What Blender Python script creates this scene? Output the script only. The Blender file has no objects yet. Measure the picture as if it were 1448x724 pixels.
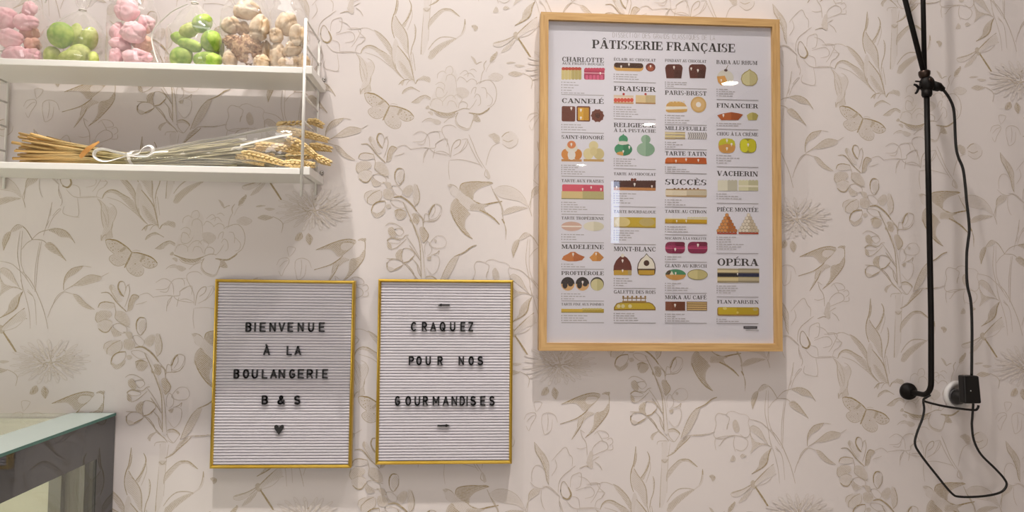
import bpy, math, random
import numpy as np
from mathutils import Vector, Matrix, noise
R = math.radians
scn = bpy.context.scene
col = scn.collection

# ------------------------------------------------------------------ camera, light, exposure
cam_d = bpy.data.cameras.new('camera'); cam = bpy.data.objects.new('camera', cam_d); col.objects.link(cam)
RT = Vector((0.99802, -0.06240, 0.01130)); UP = Vector((-0.01407, -0.04436, 0.99892)); FW = Vector((0.06180, 0.99706, 0.04516))
RT.normalize(); FW = (FW - RT*FW.dot(RT)).normalized(); UP = RT.cross(FW)
cam.matrix_world = Matrix(((RT.x, UP.x, -FW.x, 0), (RT.y, UP.y, -FW.y, -1.52103), (RT.z, UP.z, -FW.z, 1.5), (0, 0, 0, 1)))
cam_d.sensor_fit = 'HORIZONTAL'; cam_d.sensor_width = 36; cam_d.lens = 36*1004.06/1448; cam_d.clip_start = .02
scn.camera = cam
scn.view_settings.view_transform = 'Standard'; scn.view_settings.look = 'None'
scn.view_settings.gamma = 1; scn.view_settings.use_curve_mapping = False
scn.view_settings.exposure = 0.1
scn.cycles.use_denoising = True
scn.cycles.transparent_max_bounces = 24
scn.cycles.sample_clamp_indirect = 4
scn.cycles.caustics_reflective = False; scn.cycles.caustics_refractive = False
w = bpy.data.worlds.new('world'); scn.world = w; w.use_nodes = True
w.node_tree.nodes['Background'].inputs[0].default_value = (1, .95, .9, 1)
w.node_tree.nodes['Background'].inputs[1].default_value = .05

CEIL = 3.16
def spot(name, loc, target, power, size, blend, radius, color=(1, .93, .86)):
    d = bpy.data.lights.new(name, 'SPOT'); d.energy = power; d.spot_size = R(size); d.spot_blend = blend
    d.shadow_soft_size = radius; d.color = color
    o = bpy.data.objects.new(name, d); col.objects.link(o); o.location = loc
    o.rotation_euler = (Vector(target)-Vector(loc)).to_track_quat('-Z', 'Y').to_euler()
    return o
for x_ in (-.54, .32):
    spot('washer_light', (x_, -.51, 3.13), (x_, -.12, 0.3), 90, 40, 1, .02)
    spot('accent_light', (x_, -.51, 3.13), (x_, -.05, 0.7), 33, 270, 1, .02)
for x_, y_, p_ in ((1.62, -2.82, 18), (1.40, -3.96, 30), (1.17, -5.85, 45), (-1.0, -2.9, 50)):  # first three mirror in the poster glass; the last is added for fill
    spot('downlight', (x_, y_, 2.79), (x_, y_, 0), 90, p_, .5, .05, (1, .95, .9))
def fill_area(x, y, sx, sy, power, color=(1, .97, .95)):
    d = bpy.data.lights.new('overhead_fill_area', 'AREA'); d.shape = 'RECTANGLE'; d.size = sx; d.size_y = sy; d.energy = power; d.color = color
    o = bpy.data.objects.new('overhead_fill_area', d); col.objects.link(o); o.location = (x, y, CEIL-.02)
fill_area(-.1, -1.25, 1.6, .7, 10)  # added unseen area light, gives soft overhead ambient

# ------------------------------------------------------------------ helpers
def mat(name, color, rough=.5, metal=0, noise_amt=0, noise_scale=20, color2=None, bump=0, bump_scale=80, coat=0, spec=.5, emit=None):
    m = bpy.data.materials.new(name); m.use_nodes = True
    nt = m.node_tree; b = nt.nodes['Principled BSDF']
    c = srgb(color)
    b.inputs['Base Color'].default_value = c; b.inputs['Roughness'].default_value = rough; b.inputs['Metallic'].default_value = metal
    b.inputs['Coat Weight'].default_value = coat; b.inputs['Specular IOR Level'].default_value = spec
    tc = nt.nodes.new('ShaderNodeTexCoord')
    if color2:
        n = nt.nodes.new('ShaderNodeTexNoise'); n.inputs['Scale'].default_value = noise_scale; n.inputs['Detail'].default_value = 4
        r = nt.nodes.new('ShaderNodeValToRGB'); r.color_ramp.elements[0].position = .5-noise_amt; r.color_ramp.elements[1].position = .5+noise_amt
        r.color_ramp.elements[0].color = c; r.color_ramp.elements[1].color = srgb(color2)
        nt.links.new(tc.outputs['Object'], n.inputs['Vector']); nt.links.new(n.outputs['Fac'], r.inputs[0]); nt.links.new(r.outputs[0], b.inputs['Base Color'])
    if bump:
        n2 = nt.nodes.new('ShaderNodeTexNoise'); n2.inputs['Scale'].default_value = bump_scale; n2.inputs['Detail'].default_value = 3
        bp = nt.nodes.new('ShaderNodeBump'); bp.inputs['Strength'].default_value = bump; bp.inputs['Distance'].default_value = .002
        nt.links.new(tc.outputs['Object'], n2.inputs['Vector']); nt.links.new(n2.outputs['Fac'], bp.inputs['Height']); nt.links.new(bp.outputs[0], b.inputs['Normal'])
    if emit:
        b.inputs['Emission Color'].default_value = c; b.inputs['Emission Strength'].default_value = emit
    return m
def srgb(h):
    if isinstance(h, str): h = [int(h[i:i+2], 16)/255 for i in (0, 2, 4)]
    return tuple((x/12.92 if x <= .04045 else ((x+.055)/1.055)**2.4) for x in h[:3]) + (1,)
def clear_mat(name, tint, refl, rough=.02, haze=0, f0=.04):
    """thin clear sheet: transparent with a Fresnel gloss and a little haze"""
    m = bpy.data.materials.new(name); m.use_nodes = True; nt = m.node_tree; nt.nodes.clear()
    out = nt.nodes.new('ShaderNodeOutputMaterial'); tr = nt.nodes.new('ShaderNodeBsdfTransparent'); tr.inputs[0].default_value = srgb(tint)
    gl = nt.nodes.new('ShaderNodeBsdfGlossy'); gl.inputs['Roughness'].default_value = rough; gl.inputs[0].default_value = (1, 1, 1, 1)
    lw = nt.nodes.new('ShaderNodeLayerWeight'); lw.inputs[0].default_value = .5
    p = nt.nodes.new('ShaderNodeMath'); p.operation = 'POWER'; p.inputs[1].default_value = 4; nt.links.new(lw.outputs['Facing'], p.inputs[0])
    s = nt.nodes.new('ShaderNodeMath'); s.operation = 'MULTIPLY_ADD'; s.inputs[1].default_value = refl; s.inputs[2].default_value = f0; s.use_clamp = True
    nt.links.new(p.outputs[0], s.inputs[0])
    mx = nt.nodes.new('ShaderNodeMixShader'); nt.links.new(s.outputs[0], mx.inputs[0]); nt.links.new(tr.outputs[0], mx.inputs[1]); nt.links.new(gl.outputs[0], mx.inputs[2])
    last = mx
    if haze:
        df = nt.nodes.new('ShaderNodeBsdfDiffuse'); df.inputs[0].default_value = (.9, .9, .9, 1)
        m2 = nt.nodes.new('ShaderNodeMixShader'); m2.inputs[0].default_value = haze
        nt.links.new(mx.outputs[0], m2.inputs[1]); nt.links.new(df.outputs[0], m2.inputs[2]); last = m2
    nt.links.new(last.outputs[0], out.inputs[0])
    return m

class MB:
    """collects shapes and links them as ONE mesh object"""
    def __init__(s): s.v = []; s.f = []; s.mi = []; s.at = []
    def add(s, vs, fs, mi=0, at=None):
        k = len(s.v); s.v += [tuple(v) for v in vs]; s.f += [tuple(i+k for i in f) for f in fs]; s.mi += [mi]*len(fs)
        s.at += at if at is not None else [0.]*len(vs)
    def box(s, x0, x1, y0, y1, z0, z1, mi=0):
        s.add([(x0,y0,z0),(x1,y0,z0),(x1,y1,z0),(x0,y1,z0),(x0,y0,z1),(x1,y0,z1),(x1,y1,z1),(x0,y1,z1)],
              [(0,3,2,1),(4,5,6,7),(0,1,5,4),(1,2,6,5),(2,3,7,6),(3,0,4,7)], mi)
    def tube(s, pts, rad, n=10, mi=0, at=None, cap=True, flat=None):
        pts = [Vector(p) for p in pts]; L = len(pts)
        rad = [rad]*L if not hasattr(rad, '__len__') else rad
        vs = []; a_ = []
        t = (pts[1]-pts[0]).normalized(); u = t.orthogonal().normalized()
        for i, p in enumerate(pts):
            t = (pts[min(i+1, L-1)]-pts[max(i-1, 0)]).normalized()
            u = (u-t*u.dot(t)).normalized(); v = t.cross(u)
            for k in range(n):
                a = 2*math.pi*k/n; vs.append(p+(u*math.cos(a)+v*math.sin(a))*rad[i])
                a_.append(at[i] if at else 0.)
        fs = [(i*n+k, i*n+(k+1) % n, (i+1)*n+(k+1) % n, (i+1)*n+k) for i in range(L-1) for k in range(n)]
        if cap: fs += [tuple(range(n-1, -1, -1)), tuple(range((L-1)*n, L*n))]
        s.add(vs, fs, mi, a_)
    def ribbon(s, pts, wvec, thick, mi=0):
        """a flat band swept along pts, width vector wvec per point or constant"""
        L = len(pts); vs = []
        for i in range(L):
            p = Vector(pts[i]); t = (Vector(pts[min(i+1, L-1)])-Vector(pts[max(i-1, 0)])).normalized()
            wv = Vector(wvec[i] if isinstance(wvec, list) else wvec); nn = t.cross(wv).normalized()*thick/2
            vs += [p-wv/2-nn, p+wv/2-nn, p+wv/2+nn, p-wv/2+nn]
        fs = [(i*4+k, i*4+(k+1) % 4, (i+1)*4+(k+1) % 4, (i+1)*4+k) for i in range(L-1) for k in range(4)]
        fs += [(3, 2, 1, 0), ((L-1)*4, (L-1)*4+1, (L-1)*4+2, (L-1)*4+3)]
        s.add(vs, fs, mi)
    def lathe(s, prof, n=32, axis='Y', c=(0, 0, 0), mi=0):
        """prof: (radius, distance along axis)"""
        vs = []
        for r, h in prof:
            for k in range(n):
                a = 2*math.pi*k/n; x, y = r*math.cos(a), r*math.sin(a)
                q = (x, h, y) if axis == 'Y' else ((x, y, h) if axis == 'Z' else (h, x, y))
                vs.append((q[0]+c[0], q[1]+c[1], q[2]+c[2]))
        fs = [(i*n+k, i*n+(k+1) % n, (i+1)*n+(k+1) % n, (i+1)*n+k) for i in range(len(prof)-1) for k in range(n)]
        fs += [tuple(range(n-1, -1, -1)), tuple(range((len(prof)-1)*n, len(prof)*n))]
        s.add(vs, fs, mi)
    def sphere(s, c, r, n=8, m=6, rot=None, mi=0):
        """r: three radii; rot: Matrix 3x3"""
        vs = []
        for i in range(m+1):
            th = math.pi*i/m
            for k in range(n):
                ph = 2*math.pi*k/n
                q = Vector((r[0]*math.sin(th)*math.cos(ph), r[1]*math.sin(th)*math.sin(ph), r[2]*math.cos(th)))
                if rot is not None: q = rot @ q
                vs.append(q+Vector(c))
        fs = [(i*n+k, (i+1)*n+k, (i+1)*n+(k+1) % n, i*n+(k+1) % n) for i in range(m) for k in range(n)]
        s.add(vs, fs, mi)
    def build(s, name, mats, parent=None, smooth=False, attr=None, bevel=0, loc=None):
        me = bpy.data.meshes.new(name); me.from_pydata(s.v, [], s.f)
        for m in (mats if isinstance(mats, (list, tuple)) else [mats]): me.materials.append(m)
        if any(s.mi): me.polygons.foreach_set('material_index', s.mi)
        if smooth: me.polygons.foreach_set('use_smooth', [True]*len(me.polygons))
        if attr:
            a = me.attributes.new(attr, 'FLOAT', 'POINT'); a.data.foreach_set('value', s.at)
        me.update()
        o = bpy.data.objects.new(name, me); col.objects.link(o)
        if loc is not None:
            me.transform(Matrix.Translation(-Vector(loc))); o.location = loc
        if parent is not None:
            o.parent = parent
            if loc is None: me.transform(Matrix.Translation(-parent_loc(parent)))
            else: o.location = Vector(loc)-parent_loc(parent)
        if bevel:
            bv = o.modifiers.new('bevel', 'BEVEL'); bv.width = bevel; bv.segments = 2; bv.limit_method = 'ANGLE'
        return o
def parent_loc(p):
    v = Vector(p.location)
    while p.parent is not None: p = p.parent; v += Vector(p.location)
    return v
def thing(name, label, cat, loc, group=None):
    o = bpy.data.objects.new(name, None); col.objects.link(o); o.location = loc; o.empty_display_size = .02
    return tag(o, label, cat, group)
def tag(o, label, cat, group=None):
    o['label'] = label; o['category'] = cat
    if group: o['group'] = group
    return o
def struct(o): o['kind'] = 'structure'; return o
def smooth_path(pts, n=6, closed=False):
    """Catmull-Rom through points of any dimension"""
    P = np.array(pts, float); L = len(P)
    if L < 3 and not closed: return [tuple(P[0]+(P[1]-P[0])*t) for t in np.linspace(0, 1, n+1)]
    o = []
    for i in range(L if closed else L-1):
        if closed: a, b, c, d = P[(i-1) % L], P[i], P[(i+1) % L], P[(i+2) % L]
        else: a, b, c, d = P[max(i-1, 0)], P[i], P[i+1], P[min(i+2, L-1)]
        for k in range(n):
            t = k/n
            o.append(tuple(.5*(2*b+(c-a)*t+(2*a-5*b+4*c-d)*t*t+(3*b-a-3*c+d)*t**3)))
    if not closed: o.append(tuple(P[-1]))
    return o

# ------------------------------------------------------------------ wallpaper drawing (one repeat of 52.5 x 64.5 cm, half drop)
# each line: kind,tone,width;points in 0.1 mm   F fill, FH fill with engraved hatching, S stroke, L closed stroke, D dots, C bloom of petals
PAPER = '''FH,20,0;-1736,-2569 -1786,-2506 -1874,-2431 -1984,-2357 -2105,-2310 -2227,-2304 -2267,-2336 -2250,-2411 -2196,-2506 -2130,-2580 -2075,-2612 -1943,-2665 -1844,-2686 -1755,-2644
FH,18,0;-2075,-2612 -2153,-2655 -2176,-2708 -2154,-2771 -2078,-2835 -1990,-2860 -1901,-2846 -1845,-2814 -1789,-2708 -1754,-2623 -1876,-2623
FH,20,0;-1732,-2580 -1654,-2576 -1565,-2584 -1477,-2612 -1388,-2644 -1300,-2697 -1234,-2750 -1201,-2803 -1224,-2846 -1303,-2888 -1392,-2895 -1458,-2878 -1524,-2824 -1634,-2729 -1721,-2644
FH,18,0;-1755,-2644 -1800,-2729 -1834,-2835 -1818,-2920 -1759,-2994 -1682,-3047 -1593,-3069 -1516,-3047 -1477,-2984 -1476,-2899 -1513,-2824 -1612,-2739 -1722,-2654
S,62,211;-1732,-2569 -1808,-2484 -1940,-2389 -2050,-2329 -2128,-2315 -2227,-2304 -2265,-2336
S,62,190;-1730,-2576 -1610,-2580 -1477,-2614 -1366,-2652 -1278,-2707 -1203,-2793
S,40,106;-2265,-2343 -2239,-2432 -2185,-2517 -2075,-2612
S,35,106;-2075,-2612 -2164,-2665 -2170,-2739 -2078,-2835 -1967,-2860 -1845,-2814
S,40,106;-1201,-2803 -1224,-2846 -1303,-2890 -1414,-2890 -1513,-2824
S,35,106;-1476,-2899 -1477,-2984 -1527,-3052 -1638,-3062 -1759,-2994 -1822,-2909 -1830,-2824
S,50,275;-1725,-2576 -1766,-2676 -1812,-2782 -1864,-2894
F,60,0;-1919,-2485 -1874,-2442 -1819,-2474 -1864,-2516 -1942,-2570 -1975,-2538
F,60,0;-1522,-2633 -1466,-2622 -1456,-2686 -1512,-2729 -1523,-2771 -1563,-2754 -1533,-2686
D,62,169;-1926,-2669 -1652,-2810 -2128,-2400 -2107,-2457 -2052,-2506 -2004,-2512 -2073,-2389 -2029,-2400 -2108,-2534 -2128,-2347 -1997,-2559 -2184,-2400 -2151,-2485 -1467,-2746 -1400,-2707 -1368,-2761 -1301,-2771 -1268,-2761 -1280,-2824 -1346,-2835 -1402,-2814 -1457,-2803 -1358,-2856 -1280,-2861
D,50,127;-2116,-2697 -2081,-2739 -2055,-2782 -2011,-2814 -1956,-2824 -2110,-2746 -2044,-2824 -2065,-2708 -1736,-2941 -1692,-2973 -1637,-2994 -1581,-2994 -1537,-2973 -1714,-2994 -1659,-3026 -1604,-3037 -1549,-3026 -1515,-2984 -1747,-2909 -2021,-2729 -1978,-2771
S,25,85;-1725,-2559 -1687,-2533 -1631,-2527 -1554,-2548
FH,13,0;-2452,-1466 -2305,-1571 -2217,-1643 -2127,-1613 -2063,-1728 -2100,-1871 -2137,-1971 -2156,-2114 -2128,-2271 -2223,-2299 -2342,-2342 -2341,-2214 -2316,-2057 -2362,-1900 -2380,-1643
S,30,142;-2458,-1461 -2379,-1586 -2372,-1758 -2350,-1929 -2310,-2071
S,22,113;-2423,-1478 -2305,-1600 -2242,-1757 -2214,-1928 -2236,-2057
S,25,113;-2216,-1557 -2121,-1613 -2063,-1728 -2088,-1856 -2131,-1957
S,35,142;-2131,-1942 -2147,-2071 -2222,-2185 -2312,-2242 -2351,-2342
S,30,142;-2137,-1971 -2153,-2128 -2122,-2271
F,30,0;-2267,-2214 -2162,-2099 -2151,-2185 -2128,-2271 -2209,-2299 -2253,-2299
S,25,113;-2351,-1700 -2293,-1843 -2250,-2014
S,22,113;-2268,-2299 -2246,-2214 -2177,-2128
S,30,170;-2356,-2214 -2348,-2342
F,26,0;-1599,-145 -1570,-298 -1592,-423 -1634,-575 -1652,-478 -1621,-326
S,50,170;-1599,-137 -1618,-326 -1640,-492 -1691,-644 -1710,-797 -1695,-949 -1646,-1101
S,40,142;-1584,-284 -1595,-437 -1640,-589
FH,17,0;-1634,-598 -1548,-742 -1420,-909 -1371,-1048 -1348,-1241 -1347,-1435 -1418,-1379 -1490,-1240 -1575,-1102 -1661,-1018 -1701,-880 -1696,-714
S,38,170;-1640,-603 -1554,-742 -1448,-881 -1382,-1020 -1354,-1186 -1347,-1435
FH,26,0;-1350,-249 -1307,-327 -1293,-466 -1321,-604 -1378,-743 -1434,-853 -1491,-798 -1420,-687 -1350,-521 -1313,-382
S,45,170;-1350,-249 -1302,-355 -1307,-493 -1378,-660 -1491,-812
S,20,113;-1293,-438 -1278,-605 -1335,-799 -1377,-909
S,38,227;-1022,-63 -1019,-439 -1049,-966 -1077,-1437
S,22,113;-908,-49 -950,-467 -972,-1189
S,20,113;-851,-77 -893,-439 -921,-1134
F,10,0;-1022,-63 -908,-49 -907,-467 -935,-1189 -1063,-1437 -1036,-633
F,30,0;-1036,-411 -907,-412 -893,-481 -1022,-495
S,35,142;-1036,-425 -964,-481 -893,-412
FH,25,0;-935,-856 -907,-690 -750,-523 -635,-426 -492,-407 -377,-483 -256,-576 -348,-539 -463,-469 -592,-482 -721,-607 -835,-746
S,50,198;-256,-576 -348,-497 -463,-419 -607,-427
S,35,142;-248,-576 -377,-483 -492,-413 -635,-426 -778,-537 -907,-690 -927,-884
FH,30,0;-926,-1507 -863,-1356 -721,-1218 -549,-1122 -377,-1062 -291,-1049 -434,-1164 -606,-1302 -749,-1439 -834,-1533
S,30,170;-920,-1327 -806,-1162 -663,-1052 -492,-1034 -334,-1060
S,35,142;-348,-1068 -234,-999 -162,-832 -141,-624
F,20,0;-348,-1068 -205,-944 -141,-777 -147,-623 -116,-749 -133,-888 -205,-999
S,45,170;-141,-624 -130,-749
FH,30,0;-865,-314 -750,-217 -636,-22 -463,62 -521,-50 -664,-189 -779,-273
S,45,170;-922,-356 -779,-287 -664,-175 -492,-22 -406,75
F,40,0;-1266,21 -1243,119 -1109,180 -1208,63 -1223,-7
S,35,142;-1109,180 -951,62 -879,-35
S,25,113;-1137,-105 -1108,-35 -951,-21 -908,-35
S,30,113;-1109,180 -1237,119 -1280,35
F,30,0;-917,202 -779,244 -659,188 -644,118 -750,168 -894,160
S,45,170;-923,202 -779,235 -650,151 -650,104
S,25,113;-650,104 -693,34 -765,-44 -879,6
S,25,113;-894,160 -865,62 -765,-44
S,35,142;-1338,481 -1209,342 -1109,216 -908,20
S,35,142;-1081,481 -1037,286 -894,118
FH,27,0;-2074,-950 -1975,-989 -1833,-1128 -1718,-1310 -1673,-1466 -1621,-1679 -1700,-1524 -1801,-1356 -1930,-1174 -2030,-1048
S,35,170;-2088,-936 -1961,-1003 -1805,-1155 -1704,-1324 -1658,-1523 -1598,-1749
S,20,113;-2354,-899 -2214,-903 -2074,-964
FH,25,0;-2356,-1459 -2317,-1358 -2235,-1284 -2109,-1280 -1997,-1333 -1827,-1428 -1714,-1510 -1633,-1665 -1569,-1805 -1454,-1967 -1539,-1904 -1682,-1752 -1795,-1641 -1923,-1508 -2023,-1411 -2164,-1339 -2275,-1354
S,42,170;-2362,-1465 -2317,-1349 -2221,-1281 -2095,-1285 -1968,-1355 -1799,-1447
S,22,113;-2273,-1428 -2021,-1506 -1823,-1642 -1653,-1779 -1482,-1945
S,35,170;-1704,-1324 -1670,-1609 -1583,-1806 -1426,-1987
F,18,0;-1690,-1323 -1632,-1107 -1551,-1262 -1603,-1464 -1627,-1664 -1680,-1552
FH,10,0;-1564,-1291 -1616,-1493 -1599,-1664 -1484,-1860 -1342,-1984 -1201,-2037 -1261,-1796 -1349,-1570 -1464,-1402
FH,26,0;-1559,-1577 -1460,-1645 -1360,-1770 -1259,-1910 -1215,-2009 -1342,-1941 -1471,-1802
S,42,198;-1579,-1262 -1436,-1430 -1321,-1598 -1261,-1796 -1200,-2051
S,30,142;-1371,-1112 -1353,-1370 -1307,-1569 -1232,-1852
FH,20,0;-1228,-777 -1187,-891 -1203,-1107 -1256,-1281 -1275,-1453 -1241,-1681 -1192,-1880 -1228,-1766 -1279,-1596 -1301,-1425 -1271,-1252 -1223,-1079
S,40,142;-1228,-771 -1193,-891 -1211,-1107 -1270,-1281 -1295,-1454
S,25,113;-1254,-1395 -1223,-1566 -1188,-1794
FH,30,0;-1535,-2104 -1453,-2016 -1406,-1992 -1457,-2130 -1494,-2088
S,45,142;-1541,-2113 -1453,-2016 -1314,-1983
S,45,170;-1180,-2079 -1131,-1992 -1001,-1902
FH,28,0;-1131,-1992 -1001,-1902 -865,-1950 -878,-2047 -991,-2002
S,30,113;-1381,-2114 -1313,-2012 -1229,-1995 -1186,-2079
FH,25,0;-1462,-2310 -1421,-2229 -1283,-2153 -1170,-2193 -1310,-2211 -1393,-2271
S,35,142;-1462,-2310 -1421,-2223 -1283,-2153 -1184,-2193 -1085,-2248
S,18,113;-2590,-910 -2437,-905 -2367,-960 -2420,-1090 -2500,-1236 -2568,-1323
S,15,113;-2437,-905 -2394,-1004 -2280,-1114 -2334,-1202
F,38,0;-1255,-2489 -1162,-2416 -1079,-2392 -1119,-2500
FH,24,0;-1100,-2414 -1059,-2349 -955,-2325 -856,-2375 -869,-2429 -964,-2383 -1047,-2444 -1109,-2499
S,42,127;-1261,-2493 -1162,-2416 -1059,-2349 -955,-2325 -849,-2379
F,45,0;-955,-2591 -899,-2542 -871,-2610 -939,-2622
F,40,0;-907,-2685 -824,-2672 -797,-2746 -844,-2736
S,30,106;-1029,-2911 -946,-2845 -842,-2821 -757,-2883
F,22,0;-966,-2888 -842,-2821 -757,-2883 -694,-2902 -736,-2946 -841,-2885
F,22,0;-344,-2163 -147,-2129 -18,-2240 -143,-2372 -314,-2306
FH,5,0;-716,-2659 -872,-2550 -820,-2320 -684,-2059 -534,-1739 -394,-1678 -292,-1847 -316,-2163 -286,-2305 -225,-2618 -477,-2710
S,20,99;-547,-1797 -515,-1704 -422,-1678 -378,-1778 -419,-1850
S,20,99;-714,-1951 -701,-1845 -604,-1784 -524,-1831
S,22,99;-530,-1997 -503,-1882 -405,-1856 -325,-1939 -302,-2134
S,20,99;-754,-2089 -656,-2029 -557,-2084 -569,-2198
S,25,99;-737,-2260 -710,-2145 -612,-2171 -568,-2256
S,22,99;-742,-2261 -721,-2351 -623,-2371 -539,-2312 -490,-2225
S,22,99;-819,-2406 -707,-2388 -607,-2442 -592,-2542
S,20,99;-858,-2549 -818,-2434 -749,-2404
S,22,99;-593,-2456 -496,-2339 -384,-2308 -312,-2391
S,22,99;-493,-2539 -453,-2438 -340,-2449 -282,-2562
S,20,99;-383,-2365 -286,-2290 -172,-2373 -213,-2446
S,25,113;-253,-2590 -227,-2475 -143,-2438 -57,-2499 -84,-2599
S,20,99;-236,-1845 -124,-1755 -53,-1811 -65,-1897
S,20,99;-151,-1871 -10,-1809 90,-1907
S,22,99;-92,-2013 20,-1938 120,-1978 135,-2063
S,22,99;-290,-1990 -235,-1902 -150,-1928 -64,-2012
S,20,99;-25,-1752 59,-1721 131,-1776
S,22,99;10,-2268 51,-2152 122,-2121 95,-2265
S,22,99;82,-2352 138,-2264 209,-2319 225,-2462 169,-2521
S,22,99;135,-2049 191,-2004 304,-1972
S,25,113;191,-2039 275,-1973 417,-1955 526,-2066 569,-2252 523,-2454 397,-2572 257,-2685 2,-2674
S,22,99;235,-2118 320,-2130 358,-2243 351,-2344
S,20,99;364,-2229 479,-2355 452,-2485 368,-2516
S,20,99;-27,-2612 56,-2524 139,-2379
S,42,255;-871,-2612 -674,-2687 -463,-2710 -267,-2641
S,30,142;-281,-2648 -140,-2587 -13,-2597
S,45,255;-26,-2678 200,-2706 355,-2625 419,-2566
S,38,170;-252,-2670 -306,-2805 -254,-2946 -134,-3009 -16,-3017 53,-2881 82,-2724 -21,-2675
F,28,0;-306,-2805 -319,-2905 -233,-3011 -77,-3070 21,-3011 53,-2881 -8,-2997 -134,-3009 -253,-2952
FH,38,0;82,-2724 144,-2708 236,-2862 75,-2852
FH,42,0;-752,-2683 -631,-2708 -449,-2709 -308,-2683 -434,-2771 -645,-2760
S,30,113;-772,-2689 -672,-2772 -447,-2795 -252,-2675
F,35,0;-884,-2692 -800,-2684 -813,-2762
F,30,0;-812,-2833 -699,-2844 -614,-2899 -698,-2958 -782,-2917
S,22,113;-558,-2912 -447,-2809 -307,-2762
F,40,0;-1,-1435 85,-1490 134,-1609 86,-1591 43,-1520
S,35,113;115,-1619 185,-1573 242,-1557
FH,42,0;412,-1560 425,-1479 481,-1405 557,-1337 547,-1447 483,-1529
S,30,142;301,-1728 285,-1613 341,-1525
S,15,85;330,-1770 413,-1595 526,-1534
S,20,113;388,-1869 529,-1793 700,-1868 588,-1964 417,-1940
S,15,85;416,-1883 558,-1864 700,-1868
FH,14,0;388,-1869 529,-1793 700,-1868 588,-1964 417,-1940
F,40,0;768,-1569 853,-1535 982,-1548 839,-1582
F,35,0;954,-1607 1054,-1589 1177,-1614 1054,-1656
FH,33,0;814,-1805 927,-1738 1098,-1770 1133,-1803 985,-1860 871,-1840
S,30,113;1127,-1775 1271,-1843 1343,-1941 1316,-2115
S,25,113;1343,-1941 1414,-1853
S,20,113;219,-2004 245,-1830 300,-1714
FH,28,0;399,-3161 517,-3112 636,-3166 652,-3280 562,-3328 484,-3233
F,40,0;503,-3164 617,-3181 632,-3238 547,-3254
FH,8,0;687,3285 828,3388 976,3349 1046,3236 1002,3092 861,3018 718,3114
S,40,142;688,-3194 772,-3106 857,-3075
S,35,142;717,3200 831,3160 944,3205
S,25,99;704,3114 861,3018 1016,3107 1046,3236
S,20,113;661,3141 492,3052 404,2850 356,2636
S,20,99;-582,-3140 -598,-3041 -529,-2973 -388,-2958 -289,-3019
S,22,99;-602,3338 -524,3198 -443,3029 -429,2803
S,30,142;-406,2789 -376,3017 -299,3147 -201,3177 -219,3063 -330,2975
S,22,99;-350,2833 -183,2936 -60,3181
S,20,99;-173,3178 -46,3195 -72,3038 -211,2893
S,22,99;-969,2983 -745,2988 -719,3080 -580,3168
S,18,99;-863,-3133 -751,-3101 -661,-3136 -637,-3255
S,20,99;-966,2776 -885,2962
S,22,99;-784,2761 -745,2951
S,20,99;-716,2910 -576,2918 -435,2854
S,18,99;-419,2732 -153,2747 158,2674 257,2634
S,17,99;-433,2732 -444,2519 -413,2307
S,25,113;-20,3296 68,3099 184,2822 351,2559
S,22,113;-61,3209 35,2998 157,2773 286,2577
S,30,113;357,2551 330,2436 373,2381 444,2354
F,30,0;357,2559 420,2495 458,2368 402,2339 381,2423
S,32,142;469,2198 576,1973 706,1749 747,1637
S,25,99;518,2114 672,2194 870,2192 1070,2097 1207,1934 1292,1754
S,17,99;518,2100 647,1975 845,1916 1100,1870 1272,1754
FH,13,0;518,2105 672,2188 870,2186 1070,2091 1207,1929 1286,1760 1100,1870 845,1922 647,1975
FH,28,0;694,1593 819,1695 988,1769 1272,1737 1131,1686 962,1626 793,1575
S,28,113;1292,1754 1341,1931 1396,2132 1471,2218
S,28,113;1292,1754 1335,1647 1359,1548
FH,30,0;1367,2102 1477,2219 1479,2048 1411,2018
S,45,198;-459,2199 -383,2201 -284,2160 -204,2066
S,25,113;-424,2146 -380,2011 -315,1950
F,12,0;-459,2199 -383,2201 -284,2160 -204,2066 -239,1958 -315,1942 -380,2011
FH,42,0;-199,2094 -173,2208 -61,2255 164,2277 417,2288 516,2250 362,2190 222,2131 111,2021 90,1893 -57,1961
S,50,170;-199,2100 -167,2213 -33,2261 220,2278 516,2250
FH,14,0;-213,2071 -57,1961 113,1885 283,1798 284,1657 116,1648 -53,1679 -195,1789 -295,1928
S,40,142;42,1921 170,1824 311,1784
FH,40,0;-390,1729 -350,1843 -267,1906 -152,1762 -25,1651 19,1556 -359,1549
S,55,227;170,1830 311,1784 507,1825 719,1863
FH,32,0;49,1794 204,1802 359,1788 429,1772 317,1708 460,1569 665,1364 432,1541 206,1655 37,1652
S,55,227;234,1670 403,1588 551,1486 665,1364
FH,42,0;-375,1645 -357,1786 -261,1915 -184,1812 -33,1679 5,1567 -58,1453 -70,1284 2,1172 93,1044 -68,1143 -210,1310 -331,1505
S,50,170;-375,1645 -325,1491 -210,1304 -68,1143 93,1044
S,30,113;510,2085 653,1884 712,1693 743,1490 796,1270 805,1039
S,25,113;625,1918 697,1806 741,1665
S,50,227;715,1481 749,1433 772,1383
S,35,142;772,1383 808,1242 804,1101
FH,38,0;2042,-2466 2204,-2394 2372,-2321 2561,-2254 2730,-2227 2861,-2251 2879,-2303 2816,-2407 2679,-2511 2589,-2594 2500,-2599 2436,-2522 2331,-2449 2183,-2454
S,55,148;2042,-2466 2204,-2394 2372,-2321 2561,-2254 2730,-2227 2868,-2251
F,20,0;-2667,900 -2541,922 -2435,891 -2498,797 -2603,755 -2688,797
S,45,106;-2709,859 -2646,921 -2498,932 -2392,901
F,6,0;-2371,922 -2329,984 -2245,1020 -2181,995 -2191,922 -2190,756 -2306,631 -2496,558 -2623,568 -2661,610 -2560,703
FH,40,0;-2344,968 -2277,1020 -2166,1010 -2189,943 -2244,968
S,45,127;-2202,995 -2181,901 -2184,756
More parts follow.
